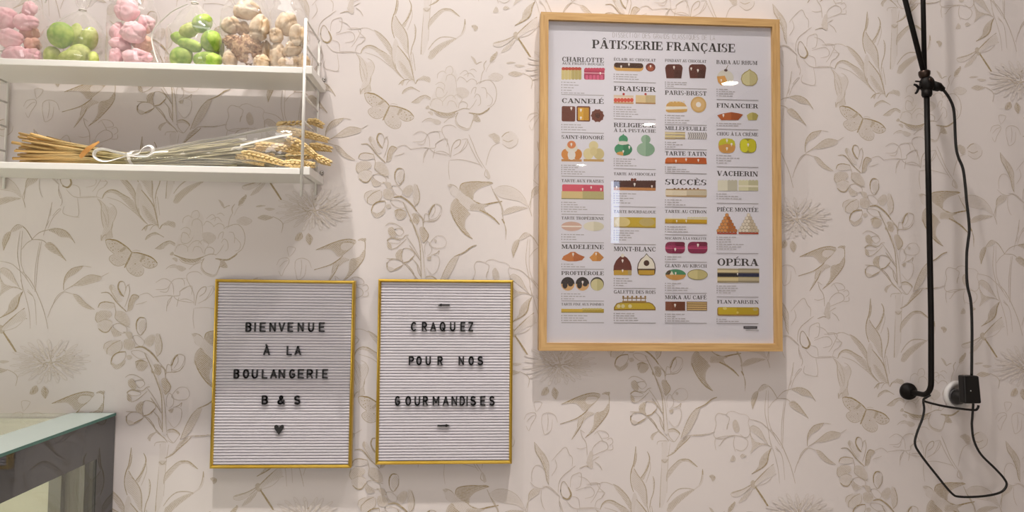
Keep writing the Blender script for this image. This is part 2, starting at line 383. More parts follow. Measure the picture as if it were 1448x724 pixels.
FH,38,0;-2496,548 -2306,631 -2201,772 -2186,662 -2238,527 -2364,361 -2511,196 -2697,51 -2578,196 -2516,340
S,50,127;-2186,797 -2184,662 -2238,527 -2364,361 -2511,196 -2697,51
S,55,169;2606,-2584 2505,-2677 2333,-2785 2014,-2888
FH,26,0;2606,-2615 2505,-2698 2312,-2797 2023,-2888 2270,-2826 2396,-2791 2381,-2946 2258,-3215 2440,-2967 2523,-2822 2628,-2729 2754,-2667
S,50,127;2522,-2764 2440,-2957 2263,-3215
S,40,106;2407,-2802 2381,-2946
F,50,0;915,-922 973,-866 1037,-923 1054,-1035 958,-1034
S,55,283;1025,-1012 1175,-1231 1319,-1450
S,45,198;1008,-908 1206,-714 1431,-524
S,38,142;1037,-956 1264,-812 1488,-734
S,20,99;1031,-923 1264,-756 1411,-574
S,18,99;1054,-993 1263,-924 1409,-785
FH,12,0;1016,-923 1206,-728 1411,-546 1468,-743 1264,-840 1045,-979
L,35,127;929,-964 741,-1061 509,-1129 503,-1199 624,-1216 798,-1122 929,-1006
FH,10,0;929,-964 741,-1061 509,-1129 503,-1199 624,-1216 798,-1122
FH,22,0;943,-1039 769,-1172 647,-1344 827,-1262 972,-1048
S,35,142;929,-972 741,-1066 503,-1143
FH,32,0;1383,-181 1331,-279 1312,-447 1213,-587 1119,-621 950,-732 1090,-581 1120,-447 1208,-307
S,48,198;1383,-181 1325,-307 1280,-489 1178,-601 945,-732
FH,38,0;2,-772 77,-744 141,-792 129,-848 77,-889 48,-834
FH,42,0;416,-1526 436,-1435 566,-1324 578,-1380 523,-1477 450,-1532
FH,28,0;468,-458 535,-319 586,-445
FH,28,0;685,-361 743,-300 830,-348 737,-395
FH,24,0;919,87 1006,-25 1180,-82 1355,-133 1180,-116 1034,-194 903,-300 953,-137
S,30,113;1078,-96 1238,-96 1369,-153
S,28,113;1356,228 1531,30 1704,-308 1825,-618 1910,-942
S,20,99;1326,59 1447,-307 1527,-617 1560,-940
S,18,99;1471,-139 1622,-364 1677,-870
S,25,99;1471,-181 1587,-280
S,25,99;1891,-717 1972,-478 2114,-259 2197,-197
S,22,99;136,19 281,66 576,99
S,22,99;142,33 130,-79 153,-220
S,22,99;576,88 541,-80 584,-254
S,20,99;584,-198 720,-238 831,-165 854,-25 687,116
S,28,113;237,-125 333,4 440,66 541,74
S,20,99;208,-122 237,-125
L,22,99;108,148 160,330 137,470 209,569 369,541 427,589 543,611 688,555 804,541 891,470 868,358 919,189 832,48 585,91 281,21 136,49
S,28,142;397,217 412,316 441,358
S,18,99;369,527 456,470 426,358
F,38,0;522,358 586,434 658,330 675,189 594,155 536,240
S,22,99;136,162 -37,120 -123,92
S,25,99;877,442 1124,386 1269,273 1385,160 1588,-136
S,25,99;1279,1064 1242,612 1304,273 1383,-189
S,20,99;1323,1064 1314,499 1363,273 1501,-9
S,24,99;1711,852 1656,442 1632,-190
S,20,99;1676,838 1608,273 1617,-190
S,20,99;1878,1606 1832,1350 1741,980
S,20,99;2074,1521 1920,1350 1830,1122
FH,20,0;890,239 978,296 1123,217 1210,76 1311,-99 1122,48 977,161
S,25,113;890,239 978,301 1123,222 1210,76 1311,-107
S,24,113;905,273 919,104 1006,-36
FH,36,0;965,654 931,837 981,993 1089,1050 1062,894 1003,747
S,40,142;965,654 1003,767 1068,922 1098,1055
S,35,142;1083,1049 1215,1191 1376,1115 1521,895
FH,22,0;1083,1049 1215,1183 1338,1166 1244,1087 1127,1035
S,30,113;1521,895 1654,1031 1830,1094 1977,1137
FH,32,0;1830,1094 2007,1137 2183,1080 2300,953 2378,825 2270,930 2094,947 1977,1018
S,40,142;1860,1100 2065,1117 2212,1052 2300,947 2378,825
S,30,113;1506,889 1711,881 1828,804
FH,32,0;1775,787 1887,844 2033,725 2135,584 2214,465 2061,564 1915,635 1828,702
S,42,142;1799,796 1945,782 2091,612 2213,456
S,22,99;1324,682 1418,810 1527,889
FH,32,0;2188,-22 2198,124 2304,274 2454,345 2569,354 2423,198 2273,106
S,45,142;2187,-140 2188,22 2228,169 2349,304 2569,357
S,22,99;-2681,-2868 -2525,-2891
FH,30,0;2196,-160 2361,-48 2573,119 2753,170 2927,142 2903,53 2722,-10 2541,-58 2391,-62
S,35,113;2196,-160 2391,-32 2603,134 2753,176 2933,142
S,22,99;-2347,-3104 -2171,-3000
FH,30,0;2375,-232 2479,-259 2634,-408 2813,-536 2657,-519 2493,-411
S,38,113;2375,-223 2494,-265 2643,-414 2822,-542
S,28,99;1969,-510 2045,-304 2181,-184 2375,-229
FH,36,0;1597,-2270 1638,-2145 1727,-2097 1770,-2200 1695,-2278
FH,36,0;1821,-2200 1877,-2111 1970,-2200 1963,-2283 1910,-2366 1841,-2289
S,40,142;1736,-2103 1680,-2200 1639,-2278
S,40,142;1877,-2111 1920,-2227 1915,-2366
S,17,99;1238,-2796 1301,-2672 1452,-2644 1492,-2727 1398,-2893 1343,-3025 1281,-2920
S,17,99;1294,-2838 1391,-2727 1475,-2699
S,17,99;1616,-2843 1629,-2699 1755,-2644 1896,-2699 1959,-2852
S,17,99;1610,-2838 1646,-3004 1689,-3106 1820,-3009 1846,-2782
S,16,99;1730,-3031 1756,-2838 1741,-2672
S,16,99;1494,-2630 1449,-2423 1612,-2428 1579,-2528 1502,-2616
S,27,113;2448,3443 2491,3290 2577,3152 2598,2903
S,20,99;2448,-3007 2547,-3077
S,22,99;-2505,120 -2407,195 -2251,170 -2188,64 -2335,31
S,25,99;-2559,-262 -2504,-129 -2363,-24 -2230,-66 -2215,-185 -2390,-268 -2531,-328
S,22,99;-2221,3 -2137,42 -2096,-47 -2173,-116
S,22,99;-2220,-213 -2101,-199 -2102,-108
S,22,99;-2435,176 -2349,37 -2320,-32
F,28,0;-2657,-433 -2588,-240 -2525,-267 -2544,-433 -2614,-475
S,38,142;2434,2627 2580,2676 2707,2640 2692,2736 2607,2778
F,30,0;-2671,-461 -2530,-433 -2543,-599 -2614,-571
S,25,113;-2487,-461 -2388,-531 -2325,-642
S,25,99;-2389,-351 -2446,-378 -2530,-433
S,18,99;2366,3055 2464,3036 2591,3074
FH,24,0;1466,3182 1565,3057 1693,2933 1770,2768 1785,2602 1782,2294 1725,2410 1696,2603 1596,2823 1496,2989
S,40,142;1466,3187 1496,2989 1596,2823 1696,2603 1734,2396 1782,2286
S,30,113;1494,3154 1650,2947 1764,2768 1780,2602
S,30,113;1594,2975 1652,2795 1723,2630
S,18,99;1419,2357 1417,2549 1485,2681 1597,2686 1696,2575
S,22,99;1382,2343 1489,2247 1615,2210 1769,2231 2023,2029
S,22,99;1834,2781 1987,2960 2132,3075 2212,2931 2283,2843 2276,2669
S,18,99;1909,2822 1947,2657 1837,2478
S,27,99;1980,2120 1998,2326 2075,2463 2215,2578 2276,2628 2354,2683
S,20,99;2240,2237 2258,2435 2356,2512 2474,2517 2456,2263 2358,2200
L,33,127;2036,2147 2048,2298 2104,2353 2189,2243 2238,2077 2169,1990 2073,2046
S,50,255;2195,2237 2260,2077 2191,1984 2079,2018
S,25,99;2009,2024 2010,1887 2059,1744
S,20,99;2163,1941 2305,1802 2501,1773 2811,1799
S,18,99;2275,2044 2416,1988 2445,1796
S,18,99;2358,2154 2639,2240 2752,2151 2725,2041 2556,1993
S,20,99;-2668,-935 -2442,-925 -2315,-904
S,18,99;-2413,-1096 -2266,-1108 -2328,-1213 -2440,-1289 -2482,-1426
S,17,99;2412,2462 2581,2406 2695,2267
FH,24,0;1339,1933 1365,2111 1448,2206 1607,2199 1547,2082 1408,1995
S,35,113;1348,1919 1365,2111 1462,2211
S,17,99;1629,2205 1617,1999 1661,1835 1703,1766
S,25,113;1328,1717 1340,1892 1353,1974
S,18,99;1643,2259 1808,2234 2017,2049
S,18,99;2002,1974 2090,1710 2059,1591
S,15,99;2391,1764 2427,1395 2223,1395
S,15,99;2134,1593 2118,1445 2313,1377 2448,1366
S,15,99;-2814,-1430 -2542,-1422 -2361,-1461
S,20,99;1863,1378 1879,1615 1895,1675
S,20,99;1908,1379 2013,1516 2074,1532
S,20,99;1847,1289 1801,1170
FH,12,0;-2149,3133 -2109,3204 -2047,3163 -1938,2983 -1875,2871 -1963,2841 -2077,2979
S,30,113;-2141,3147 -2092,3035 -1963,2841
F,45,0;-2158,3147 -2114,3210 -2085,3106 -2120,3077
L,30,113;-1984,3179 -1944,3265 -1860,3253 -1824,3127 -1855,2985 -1910,2983 -1968,3095
S,50,227;-1854,2956 -1925,3039 -1977,3151 -1949,3259 -1888,3272
S,30,113;-1817,3155 -1770,3199 -1740,3072 -1783,2873 -1828,2745
S,25,99;-1743,3219 -1803,3169 -1823,3070
S,42,170;-2313,3030 -2189,3041 -2099,2973 -1991,2835 -1835,2689 -1787,2642
FH,34,0;-1753,2719 -1742,2874 -1675,3003 -1577,2991 -1543,2950 -1630,2849 -1669,2707 -1738,2654
S,45,170;-1765,2648 -1736,2874 -1666,3000 -1549,2964
S,18,99;-1549,2986 -1383,3035 -1248,2937
S,20,99;-1601,2798 -1491,2824 -1386,2866
FH,12,0;-2362,2733 -2322,2818 -2212,2849 -2051,2825 -2011,2750 -2099,2711 -2237,2694
S,48,170;-2362,2725 -2322,2813 -2212,2846 -2040,2817
FH,26,0;-2387,2606 -2404,2493 -2355,2418 -2205,2469 -2082,2551 -2120,2654 -2292,2670
S,35,142;-2387,2620 -2404,2493 -2355,2410
FH,16,0;-2355,2382 -2339,2284 -2255,2224 -2153,2226 -2059,2355 -2094,2472 -2232,2475
S,50,170;-2339,2298 -2249,2227 -2150,2229 -2069,2337
S,32,113;-2342,2424 -2205,2484 -2066,2430
FH,24,0;-2015,2642 -1848,2652 -1729,2508 -1713,2368 -1815,2379 -1984,2502
S,35,113;-2046,2811 -2001,2643 -2006,2502 -1815,2371 -1704,2325
L,30,113;-2050,2360 -1927,2405 -1787,2332 -1771,2234 -1867,2204 -2007,2285
FH,28,0;-2090,2289 -2026,2131 -1867,2162 -1923,2208 -2021,2291
L,30,113;-1578,2280 -1581,2427 -1521,2524 -1410,2509 -1380,2375 -1438,2204 -1506,2169
S,55,198;-1578,2286 -1581,2427 -1521,2524 -1430,2520
FH,14,0;-1536,2287 -1525,2428 -1429,2486 -1399,2374 -1465,2204
S,40,142;-1386,2431 -1392,2290 -1479,2175
FH,26,0;-1421,2036 -1312,2165 -1209,2161 -1212,2012 -1308,1920
FH,20,0;-1187,2181 -1118,2188 -1053,2015 -1078,1818 -1151,1726 -1197,1956
S,40,142;-1151,1726 -1069,1818 -1053,1987 -1112,2183
L,22,99;-1644,2130 -1534,2152 -1415,2036 -1447,1945 -1558,1971
FH,28,0;-1823,2056 -1699,2087 -1586,1976 -1667,1857 -1806,1896
S,40,142;-1840,2224 -1701,2199 -1644,2088
F,40,0;-1799,2225 -1674,2214 -1658,2101 -1727,2086
FH,16,0;-2220,1880 -2195,1993 -2058,2051 -1887,2055 -1856,1915 -1942,1782 -2107,1750
S,42,142;-2149,1769 -2151,1867 -2105,1924 -2024,1996 -1887,2055
S,35,113;-2220,1880 -2195,1987 -2058,2051
S,30,113;-1864,2041 -1856,1901 -1956,1773
L,40,127;-2063,1603 -2038,1715 -1943,1801 -1785,1818 -1783,1692 -1883,1573 -2020,1542
S,55,198;-2063,1603 -2032,1721 -1937,1801 -1777,1824
FH,30,0;-2049,1598 -1910,1550 -1774,1659 -1799,1546 -1936,1460 -2019,1500
S,50,255;-1599,1906 -1446,1923 -1300,1836 -1187,1725 -1108,1615
L,24,99;-1666,1820 -1528,1851 -1361,1778 -1326,1695 -1525,1691
FH,34,0;-1579,1612 -1469,1656 -1338,1602 -1355,1475 -1493,1425 -1550,1500
S,45,142;-1579,1612 -1469,1656 -1329,1594
F,35,0;-1762,1734 -1679,1756 -1645,1695 -1719,1660
FH,40,0;-1243,1388 -1231,1534 -1135,1578 -1058,1481 -1056,1385
S,30,113;-1108,1620 -966,1454 -937,1387
L,22,99;-857,1597 -803,1710 -734,1773 -603,1742 -601,1629 -688,1482 -827,1451
S,50,170;-848,1546 -794,1682 -728,1762
S,20,99;-734,1762 -718,1627 -799,1485
S,17,99;-1220,3255 -1054,3344 -884,3235 -852,3008
S,17,99;-1217,-3337 -994,-3317 -857,-3130 -592,-3095
S,22,99;-986,2660 -962,2864 -866,2985
S,20,99;-852,2980 -752,2892 -429,2842
S,20,99;-741,3068 -630,3156 -485,3188 -488,3017
S,17,99;-1256,2956 -992,2991 -852,2980
S,17,99;-1133,3073 -993,3062 -939,3176
F,35,0;-461,2196 -352,2198 -405,2141
F,8,0;-1361,1807 -1157,1277 -1011,859 -986,178 -889,180 -938,637 -1044,1139 -1189,1501
S,42,170;-1403,1806 -1238,1472 -1123,1194 -1035,943 -1007,636 -983,178
S,28,113;-1158,1319 -1028,1027 -959,748 -926,413 -900,179
FH,40,0;-1193,1389 -1162,1529 -1107,1572 -1058,1475 -1075,1343
FH,33,0;-1555,1494 -1496,1627 -1358,1610 -1323,1527 -1437,1421
S,40,142;-1555,1494 -1502,1627 -1352,1616
FH,36,0;-1046,1251 -963,1286 -858,1142 -856,1058 -957,938 -1015,1083
S,45,142;-957,1280 -855,1128 -875,1029 -952,944
S,40,142;-1079,1545 -980,1448 -963,1280
FH,38,0;-1710,1226 -1628,1275 -1572,1214 -1537,1103 -1569,1041 -1680,1101
L,30,113;-1572,1214 -1434,1244 -1372,1161 -1459,1085 -1529,1125
S,28,113;-1767,1295 -1680,1352 -1560,1340 -1393,1245
S,35,113;-1527,1047 -1416,1021 -1334,1092 -1265,1107
L,30,99;-1720,988 -1624,1046 -1457,992 -1470,931 -1649,928
S,45,142;-1725,974 -1624,1040 -1457,992
FH,40,0;-1719,960 -1703,829 -1619,803 -1649,920
S,35,113;-1633,794 -1537,824 -1428,909 -1314,1023
FH,38,0;-1519,601 -1535,712 -1454,797 -1379,784 -1417,630 -1380,541
L,35,113;-1384,798 -1260,814 -1148,740 -1160,634 -1283,529 -1365,514 -1409,630
S,50,170;-1365,514 -1255,549 -1152,662
L,35,113;-1710,487 -1643,571 -1505,587 -1388,519 -1405,435 -1528,358 -1667,376
S,50,170;-1719,514 -1709,403 -1638,335 -1542,372 -1378,463
F,30,0;-1709,403 -1668,426 -1556,377 -1638,326
S,35,113;-1726,598 -1588,594 -1505,581
S,35,113;-1379,491 -1282,465 -1168,327 -1105,177
S,35,142;-1247,884 -1120,718 -1000,546
S,32,113;-1187,605 -1060,462 -996,259
S,25,113;-1320,1078 -1178,885 -1035,635
L,20,99;-817,890 -791,975 -681,1088 -542,1091 -465,980 -511,861 -677,831
F,35,0;-736,1004 -703,1026 -669,991 -701,954
S,20,99;-911,693 -928,861 -869,973 -789,885 -787,745 -869,660
FH,36,0;-869,632 -780,667 -798,577 -854,582
S,35,113;-786,681 -676,724 -615,781 -633,697
S,17,99;-759,695 -619,641 -629,417 -752,271 -879,414
L,22,99;-842,1535 -802,1676 -720,1776 -588,1737 -586,1568 -687,1434 -826,1409
S,55,170;-842,1535 -789,1699 -720,1768
S,35,113;-963,1266 -951,1387 -826,1409 -687,1434 -605,1539
S,25,113;-951,1421 -926,1562 -842,1535
FH,25,0;-290,653 -198,667 -290,442 -406,218 -549,51 -607,101 -521,302 -406,526
S,50,198;178,912 57,864 -88,751 -290,661
S,38,142;-290,661 -406,526 -521,302 -621,23
S,22,99;-198,667 -290,442 -420,190
S,32,113;-607,-61 -463,84 -175,106 -60,128
S,20,99;-175,106 -2,128 84,162
S,35,142;-334,92 -233,100 -118,100
F,36,0;1943,-1632 1980,-1591 2033,-1631 2010,-1698 1958,-1685
S,40,142;1982,-1658 2097,-1618 2280,-1643 2432,-1549 2479,-1415
S,40,142;1981,-1632 1891,-1632 1841,-1686
S,40,142;2006,-1605 1962,-1471 2011,-1391 2085,-1310
S,40,142;2028,-1818 2133,-1858 2212,-1898
S,35,142;1919,-1685 1761,-1606 1626,-1473
S,30,113;2156,-1470 2218,-1376 2284,-1416 2275,-1510 2197,-1524
C,33,5808,4817;1994,-1618'''
TW, TH = .525, .645
def strip(pts, wfun):
    P = np.array(pts, float); T = np.gradient(P, axis=0); T /= np.linalg.norm(T, axis=1)[:, None]+1e-12
    N = np.stack([-T[:, 1], T[:, 0]], 1); ww = np.array([wfun(t) for t in np.linspace(0, 1, len(P))])[:, None]/2
    vs = np.empty((2*len(P), 2)); vs[0::2] = P-N*ww; vs[1::2] = P+N*ww
    return vs, [(2*i, 2*i+2, 2*i+3, 2*i+1) for i in range(len(P)-1)]
def hatch(poly, ang, gap):
    P = np.array(poly); c, s = math.cos(ang), math.sin(ang)
    Q = np.stack([P[:, 0]*c+P[:, 1]*s, -P[:, 0]*s+P[:, 1]*c], 1); o = []
    y = Q[:, 1].min()+gap*.6
    while y < Q[:, 1].max():
        xs = []
        for i in range(len(Q)):
            a, b = Q[i], Q[(i+1) % len(Q)]
            if (a[1] <= y) != (b[1] <= y): xs.append(a[0]+(b[0]-a[0])*(y-a[1])/(b[1]-a[1]))
        xs.sort()
        for a, b in zip(xs[0::2], xs[1::2]):
            if b-a > gap*.8:
                m = (b-a)*.06
                o.append([(x*c-yy*s, x*s+yy*c) for x, yy in ((a+m, y), ((a+b)/2, y+gap*.2), (b-m, y))])
        y += gap
    return o
def paper_tile():
    rnd = random.Random(5); items = []; lay = []
    for ei, ln in enumerate(PAPER.strip().split('\n')):
        while len(lay) < len(items): lay.append(2*ei-1)
        h, ps = ln.split(';'); h = h.split(','); k = h[0]; tone = int(h[1])/100; wd = int(h[2])/1e5*1.35
        P = [tuple(float(c)/1e4 for c in q.split(',')) for q in ps.split()]
        if k in ('F', 'FH'):
            Q = smooth_path(P, 3, True)
            items.append((np.array(Q), [tuple(range(len(Q)))], tone*.9 if k == 'FH' else tone*.9)); lay.append(2*ei)
            if k == 'FH':
                A = np.array(P); u = np.linalg.svd(A-A.mean(0))[2][0]
                ang = math.atan2(u[1], u[0])+rnd.choice((-.5, .5, .3))
                for q in hatch(Q, ang, .0031): items.append(strip(q, lambda t: .0013*(1-.6*abs(2*t-1)))+(min(1, tone*1.75+.06),))
        elif k == 'S':
            Q = smooth_path(P, 4)
            items.append(strip(Q, lambda t: wd*(.45+.55*math.sin(math.pi*min(max(t, .02), .98))**.6))+(min(1, tone*1.3+.12),))
        elif k == 'L':
            Q = smooth_path(P, 4, True); Q.append(Q[0]); Q.append(Q[1]); items.append(strip(Q, lambda t: wd*(.75+.25*math.sin(9*t)))+(min(1, tone*1.3+.12),))
        elif k == 'D':
            for x, y in P:
                a = rnd.uniform(0, 6); r = wd/2*rnd.uniform(.8, 1.2)
                items.append((np.array([(x+r*math.cos(a+j*1.257), y+r*.8*math.sin(a+j*1.257)) for j in range(5)]), [(0, 1, 2, 3, 4)], min(1, tone*1.5)))
        elif k == 'C':
            cx, cy = P[0]; Rr = int(h[3])/1e5
            c0 = len(items)
            for ring, (rr, cnt, tn) in enumerate(((.98, 23, .2), (.82, 21, .24), (.64, 18, .3), (.46, 14, .38), (.28, 9, .5))):
                for j in range(cnt):
                    a = 2*math.pi*(j+.5*(ring % 2)+rnd.uniform(-.2, .2))/cnt; r1 = wd*rr*rnd.uniform(.88, 1.05); r0 = r1*rnd.uniform(.5, .62); da = 2.4/cnt
                    sy = Rr/wd
                    f = lambda r, b: (cx+r*math.cos(b), cy+r*sy*math.sin(b))
                    q = [f(r0, a-da*.25), f((r0+r1)*.55, a-da*.5), f(r1*.97, a-da*.28), f(r1*1.02, a), f(r1*.96, a+da*.3), f((r0+r1)*.55, a+da*.45), f(r0, a+da*.25)]
                    items.append((np.array(smooth_path(q, 2, True)), [tuple(range(14))], .03+.015*ring))
                    items.append(strip(smooth_path(q, 3), lambda t: .0010)+(tn*1.15,))
                    items.append(strip([f(r0, a), f((r0+r1)/2, a+da*.05), f(r1*.85, a)], lambda t: .0008)+(tn*.8,))
            lay += [2*ei-1+.7*(j-c0) for j in range(c0, len(items))]
    while len(lay) < len(items): lay.append(2*ei+1)
    V = []; F = []; A = []; n = 0
    for i, (v, f, tn) in enumerate(items):
        V.append(np.column_stack([v[:, 0], np.full(len(v), -4e-5-lay[i]*1e-6), v[:, 1]])); F += [tuple(j+n for j in q) for q in f]; A += [tn]*len(v); n += len(v)
    return np.concatenate(V), F, np.array(A), items

X0, X1, Y1 = -2.1, 2.3, -6.4
def wallpaper():
    V, F, A, items = paper_tile()
    starts = np.cumsum([0]+[len(f) for f in F])[:-1]; cnt = np.array([len(f) for f in F]); idx = np.concatenate([np.array(f) for f in F])
    vs = [np.array([(X0, 0, 0), (X1, 0, 0), (X1, 0, CEIL), (X0, 0, CEIL)], float)]; at = [np.zeros(4)]
    loops = [np.array([0, 1, 2, 3])]; counts = [np.array([4])]; n = 4
    for m in range(-5, 6):
        for k in range(-7, 8):
            dx, dz = m*TW, 1.5-m*TH/2+k*TH
            if not (X0+.45 < dx < X1-.45 and .4 < dz < CEIL-.4):
                if not (X0-.5 < dx < X1+.5 and -.6 < dz < CEIL+.6): continue
                W = V+np.array([dx, 0, dz])
                ok = (W[:, 0] > X0) & (W[:, 0] < X1) & (W[:, 2] > 0) & (W[:, 2] < CEIL)
                keep = [i for i in range(len(F)) if ok[list(F[i])].all()]
                if not keep: continue
                lo = np.concatenate([np.array(F[i]) for i in keep]); cc = cnt[keep]
            else: W = V+np.array([dx, 0, dz]); lo = idx; cc = cnt
            vs.append(W); at.append(A); loops.append(lo+n); counts.append(cc); n += len(W)
    vs = np.concatenate(vs); at = np.concatenate(at); loops = np.concatenate(loops); counts = np.concatenate(counts)
    me = bpy.data.meshes.new('wall_back')
    me.vertices.add(len(vs)); me.vertices.foreach_set('co', vs.astype(np.float32).ravel())
    me.loops.add(len(loops)); me.loops.foreach_set('vertex_index', loops.astype(np.int32))
    me.polygons.add(len(counts)); st = np.concatenate([[0], np.cumsum(counts)[:-1]])
    me.polygons.foreach_set('loop_start', st.astype(np.int32))
    me.update(calc_edges=True); me.validate()
    a = me.attributes.new('ink', 'FLOAT', 'POINT'); a.data.foreach_set('value', at.astype(np.float32))
    o = bpy.data.objects.new('wall_back', me); col.objects.link(o); struct(o)
    m = bpy.data.materials.new('toile_wallpaper'); m.use_nodes = True; nt = m.node_tree; b = nt.nodes['Principled BSDF']
    at_n = nt.nodes.new('ShaderNodeAttribute'); at_n.attribute_name = 'ink'
    tc = nt.nodes.new('ShaderNodeTexCoord'); ns = nt.nodes.new('ShaderNodeTexNoise'); ns.inputs['Scale'].default_value = 260; ns.inputs['Detail'].default_value = 2
    mm = nt.nodes.new('ShaderNodeMath'); mm.operation = 'MULTIPLY_ADD'; mm.inputs[1].default_value = 1.0; mm.inputs[2].default_value = .5
    m2 = nt.nodes.new('ShaderNodeMath'); m2.operation = 'MULTIPLY'; m3 = nt.nodes.new('ShaderNodeMath'); m3.operation = 'MULTIPLY'; m3.inputs[1].default_value = 1.0; m3.use_clamp = True
    mx = nt.nodes.new('ShaderNodeMix'); mx.data_type = 'RGBA'
    mx.inputs[6].default_value = srgb('e6dfde'); mx.inputs[7].default_value = srgb('a08a5a')
    L = nt.links.new
    L(tc.outputs['Object'], ns.inputs['Vector']); L(ns.outputs['Fac'], mm.inputs[0]); L(mm.outputs[0], m2.inputs[0]); L(at_n.outputs['Fac'], m2.inputs[1])
    L(m2.outputs[0], m3.inputs[0]); L(m3.outputs[0], mx.inputs[0]); L(mx.outputs[2], b.inputs['Base Color'])
    b.inputs['Roughness'].default_value = .62; b.inputs['Specular IOR Level'].default_value = .3
    me.materials.append(m)
    # woven emboss
    n2 = nt.nodes.new('ShaderNodeTexNoise'); n2.inputs['Scale'].default_value = 700
    bp = nt.nodes.new('ShaderNodeBump'); bp.inputs['Strength'].default_value = .12; bp.inputs['Distance'].default_value = .0005
    L(tc.outputs['Object'], n2.inputs['Vector']); L(n2.outputs['Fac'], bp.inputs['Height']); L(bp.outputs[0], b.inputs['Normal'])
wallpaper()

# ------------------------------------------------------------------ the rest of the shop room
plaster = mat('plaster', 'e8e4de', .8, color2='e3ded7', noise_amt=.2, noise_scale=4, bump=.1)
tile_m = mat('floor_tile', 'cfc8c0', .35, color2='c4bcb2', noise_amt=.15, noise_scale=6)
def slab(name, x0, x1, y0, y1, z0, z1, m):
    b = MB(); b.box(x0, x1, y0, y1, z0, z1); return struct(b.build(name, m))
slab('floor', X0, X1, Y1, 0, -.05, 0, tile_m)
slab('ceiling', X0, X1, Y1, 0, CEIL, CEIL+.05, plaster)
slab('wall_left', X0-.05, X0, Y1, 0, 0, CEIL, plaster)
slab('wall_right', X1, X1+.05, Y1, 0, 0, CEIL, mat('taupe_plaster', '9a8e84', .8, color2='94887e', noise_amt=.2, noise_scale=4))
b = MB()   # street side wall with a tall narrow opening and a wide gap for the added fill sheet
for x0, x1, z0, z1 in ((X0, -1.9, 0, CEIL), (-1.9, .1, 0, .35), (-1.9, .1, 2.45, CEIL), (.1, 1.60, 0, CEIL), (1.70, X1, 0, CEIL), (1.60, 1.70, 0, 2.02), (1.60, 1.70, 2.72, CEIL)): b.box(x0, x1, Y1-.05, Y1, z0, z1)
struct(b.build('wall_front', plaster))
b = MB(); b.box(1.60, 1.70, Y1-.045, Y1-.04, 2.02, 2.72)
day = mat('daylight_pane', 'cfe2ff', .2, emit=3.0)
struct(b.build('window_1', day))
b = MB(); b.box(-1.9, .1, Y1-.045, Y1-.04, .35, 2.45)
struct(b.build('front_fill_sheet', mat('front_fill_glow', 'f6f3f4', .2, emit=3.3)))  # added glowing sheet behind the camera, supplies frontal ambient light

# ceiling downlights and wall washers: round trims with a glowing lens
trim_m = mat('white_lamp_trim', 'f2f0ec', .4); lens_m = mat('warm_lens', 'fff2dd', .3, emit=40.0)
def downlight(x, y, r, label, group, drop=0):
    CEIL = globals()['CEIL']-drop
    t = thing('ceiling_light', label, 'light', (x, y, CEIL), group)
    if drop:
        b = MB(); b.lathe([(r*1.3, CEIL), (r*1.3, CEIL+.05), (.006, CEIL+.06), (.006, CEIL+drop)], 32, 'Z', (x, y, 0)); b.build('hanging_stem', trim_m, t)
    b = MB(); b.lathe([(r*1.3, CEIL-.0005), (r*1.3, CEIL-.006), (r*1.05, CEIL-.009), (r, CEIL-.004), (r, CEIL-.0005)], 32, 'Z', (x, y, 0)); b.build('trim_ring', trim_m, t)
    b = MB(); b.lathe([(r*.99, CEIL-.0012), (r*.99, CEIL-.0030)], 32, 'Z', (x, y, 0)); b.build('lens', lens_m, t)
for x, y, pl in ((1.62, -2.82, 'nearest the poster wall'), (1.40, -3.96, 'second from the poster wall'), (1.17, -5.85, 'farthest from the poster wall'), (-1.0, -2.9, 'added left of the row for fill')):
    downlight(x, y, .05, 'round white hanging disc light ' + pl, 'hanging disc lights', CEIL-2.8)
for x, pl in ((-.54, 'above the shelf end'), (.32, 'above the poster')):
    downlight(x, -.51, .03, 'small round ceiling spot washing the papered wall ' + pl, 'wall washing spots')

# ------------------------------------------------------------------ lettering: slab serif glyphs for print, plain strokes for the boards
W_, T_, S_ = .215, .085, .085
def _stem(x, w=W_, y0=0, y1=1, top=True, bot=True, o=.1):
    q = [[(x-w/2, y0), (x+w/2, y0), (x+w/2, y1), (x-w/2, y1)]]
    if bot: q.append([(x-w/2-o, y0), (x+w/2+o, y0), (x+w/2+o, y0+S_), (x-w/2-o, y0+S_)])
    if top: q.append([(x-w/2-o, y1-S_), (x+w/2+o, y1-S_), (x+w/2+o, y1), (x-w/2-o, y1)])
    return q
def _bar(x0, x1, y, t=T_): return [[(x0, y-t/2), (x1, y-t/2), (x1, y+t/2), (x0, y+t/2)]]
def _v(x, y0, y1, w=.075): return [[(x-w/2, y0), (x+w/2, y0), (x+w/2, y1), (x-w/2, y1)]]
def _dg(xa, ya, xb, yb, w): return [[(xa-w/2, ya), (xa+w/2, ya), (xb+w/2, yb), (xb-w/2, yb)]]
def _arc(cx, cy, rx, ry, a0, a1, thick=W_, thin=T_, n=14):
    q = []
    for i in range(n):
        pts = []
        for a in (a0+(a1-a0)*i/n, a0+(a1-a0)*(i+1)/n):
            a = R(a); c, s = math.cos(a), math.sin(a); pts.append(((cx+rx*c, cy+ry*s), (cx+(rx-thick)*c, cy+(ry-thin)*s)))
        q.append([pts[0][0], pts[1][0], pts[1][1], pts[0][1]])
    return q
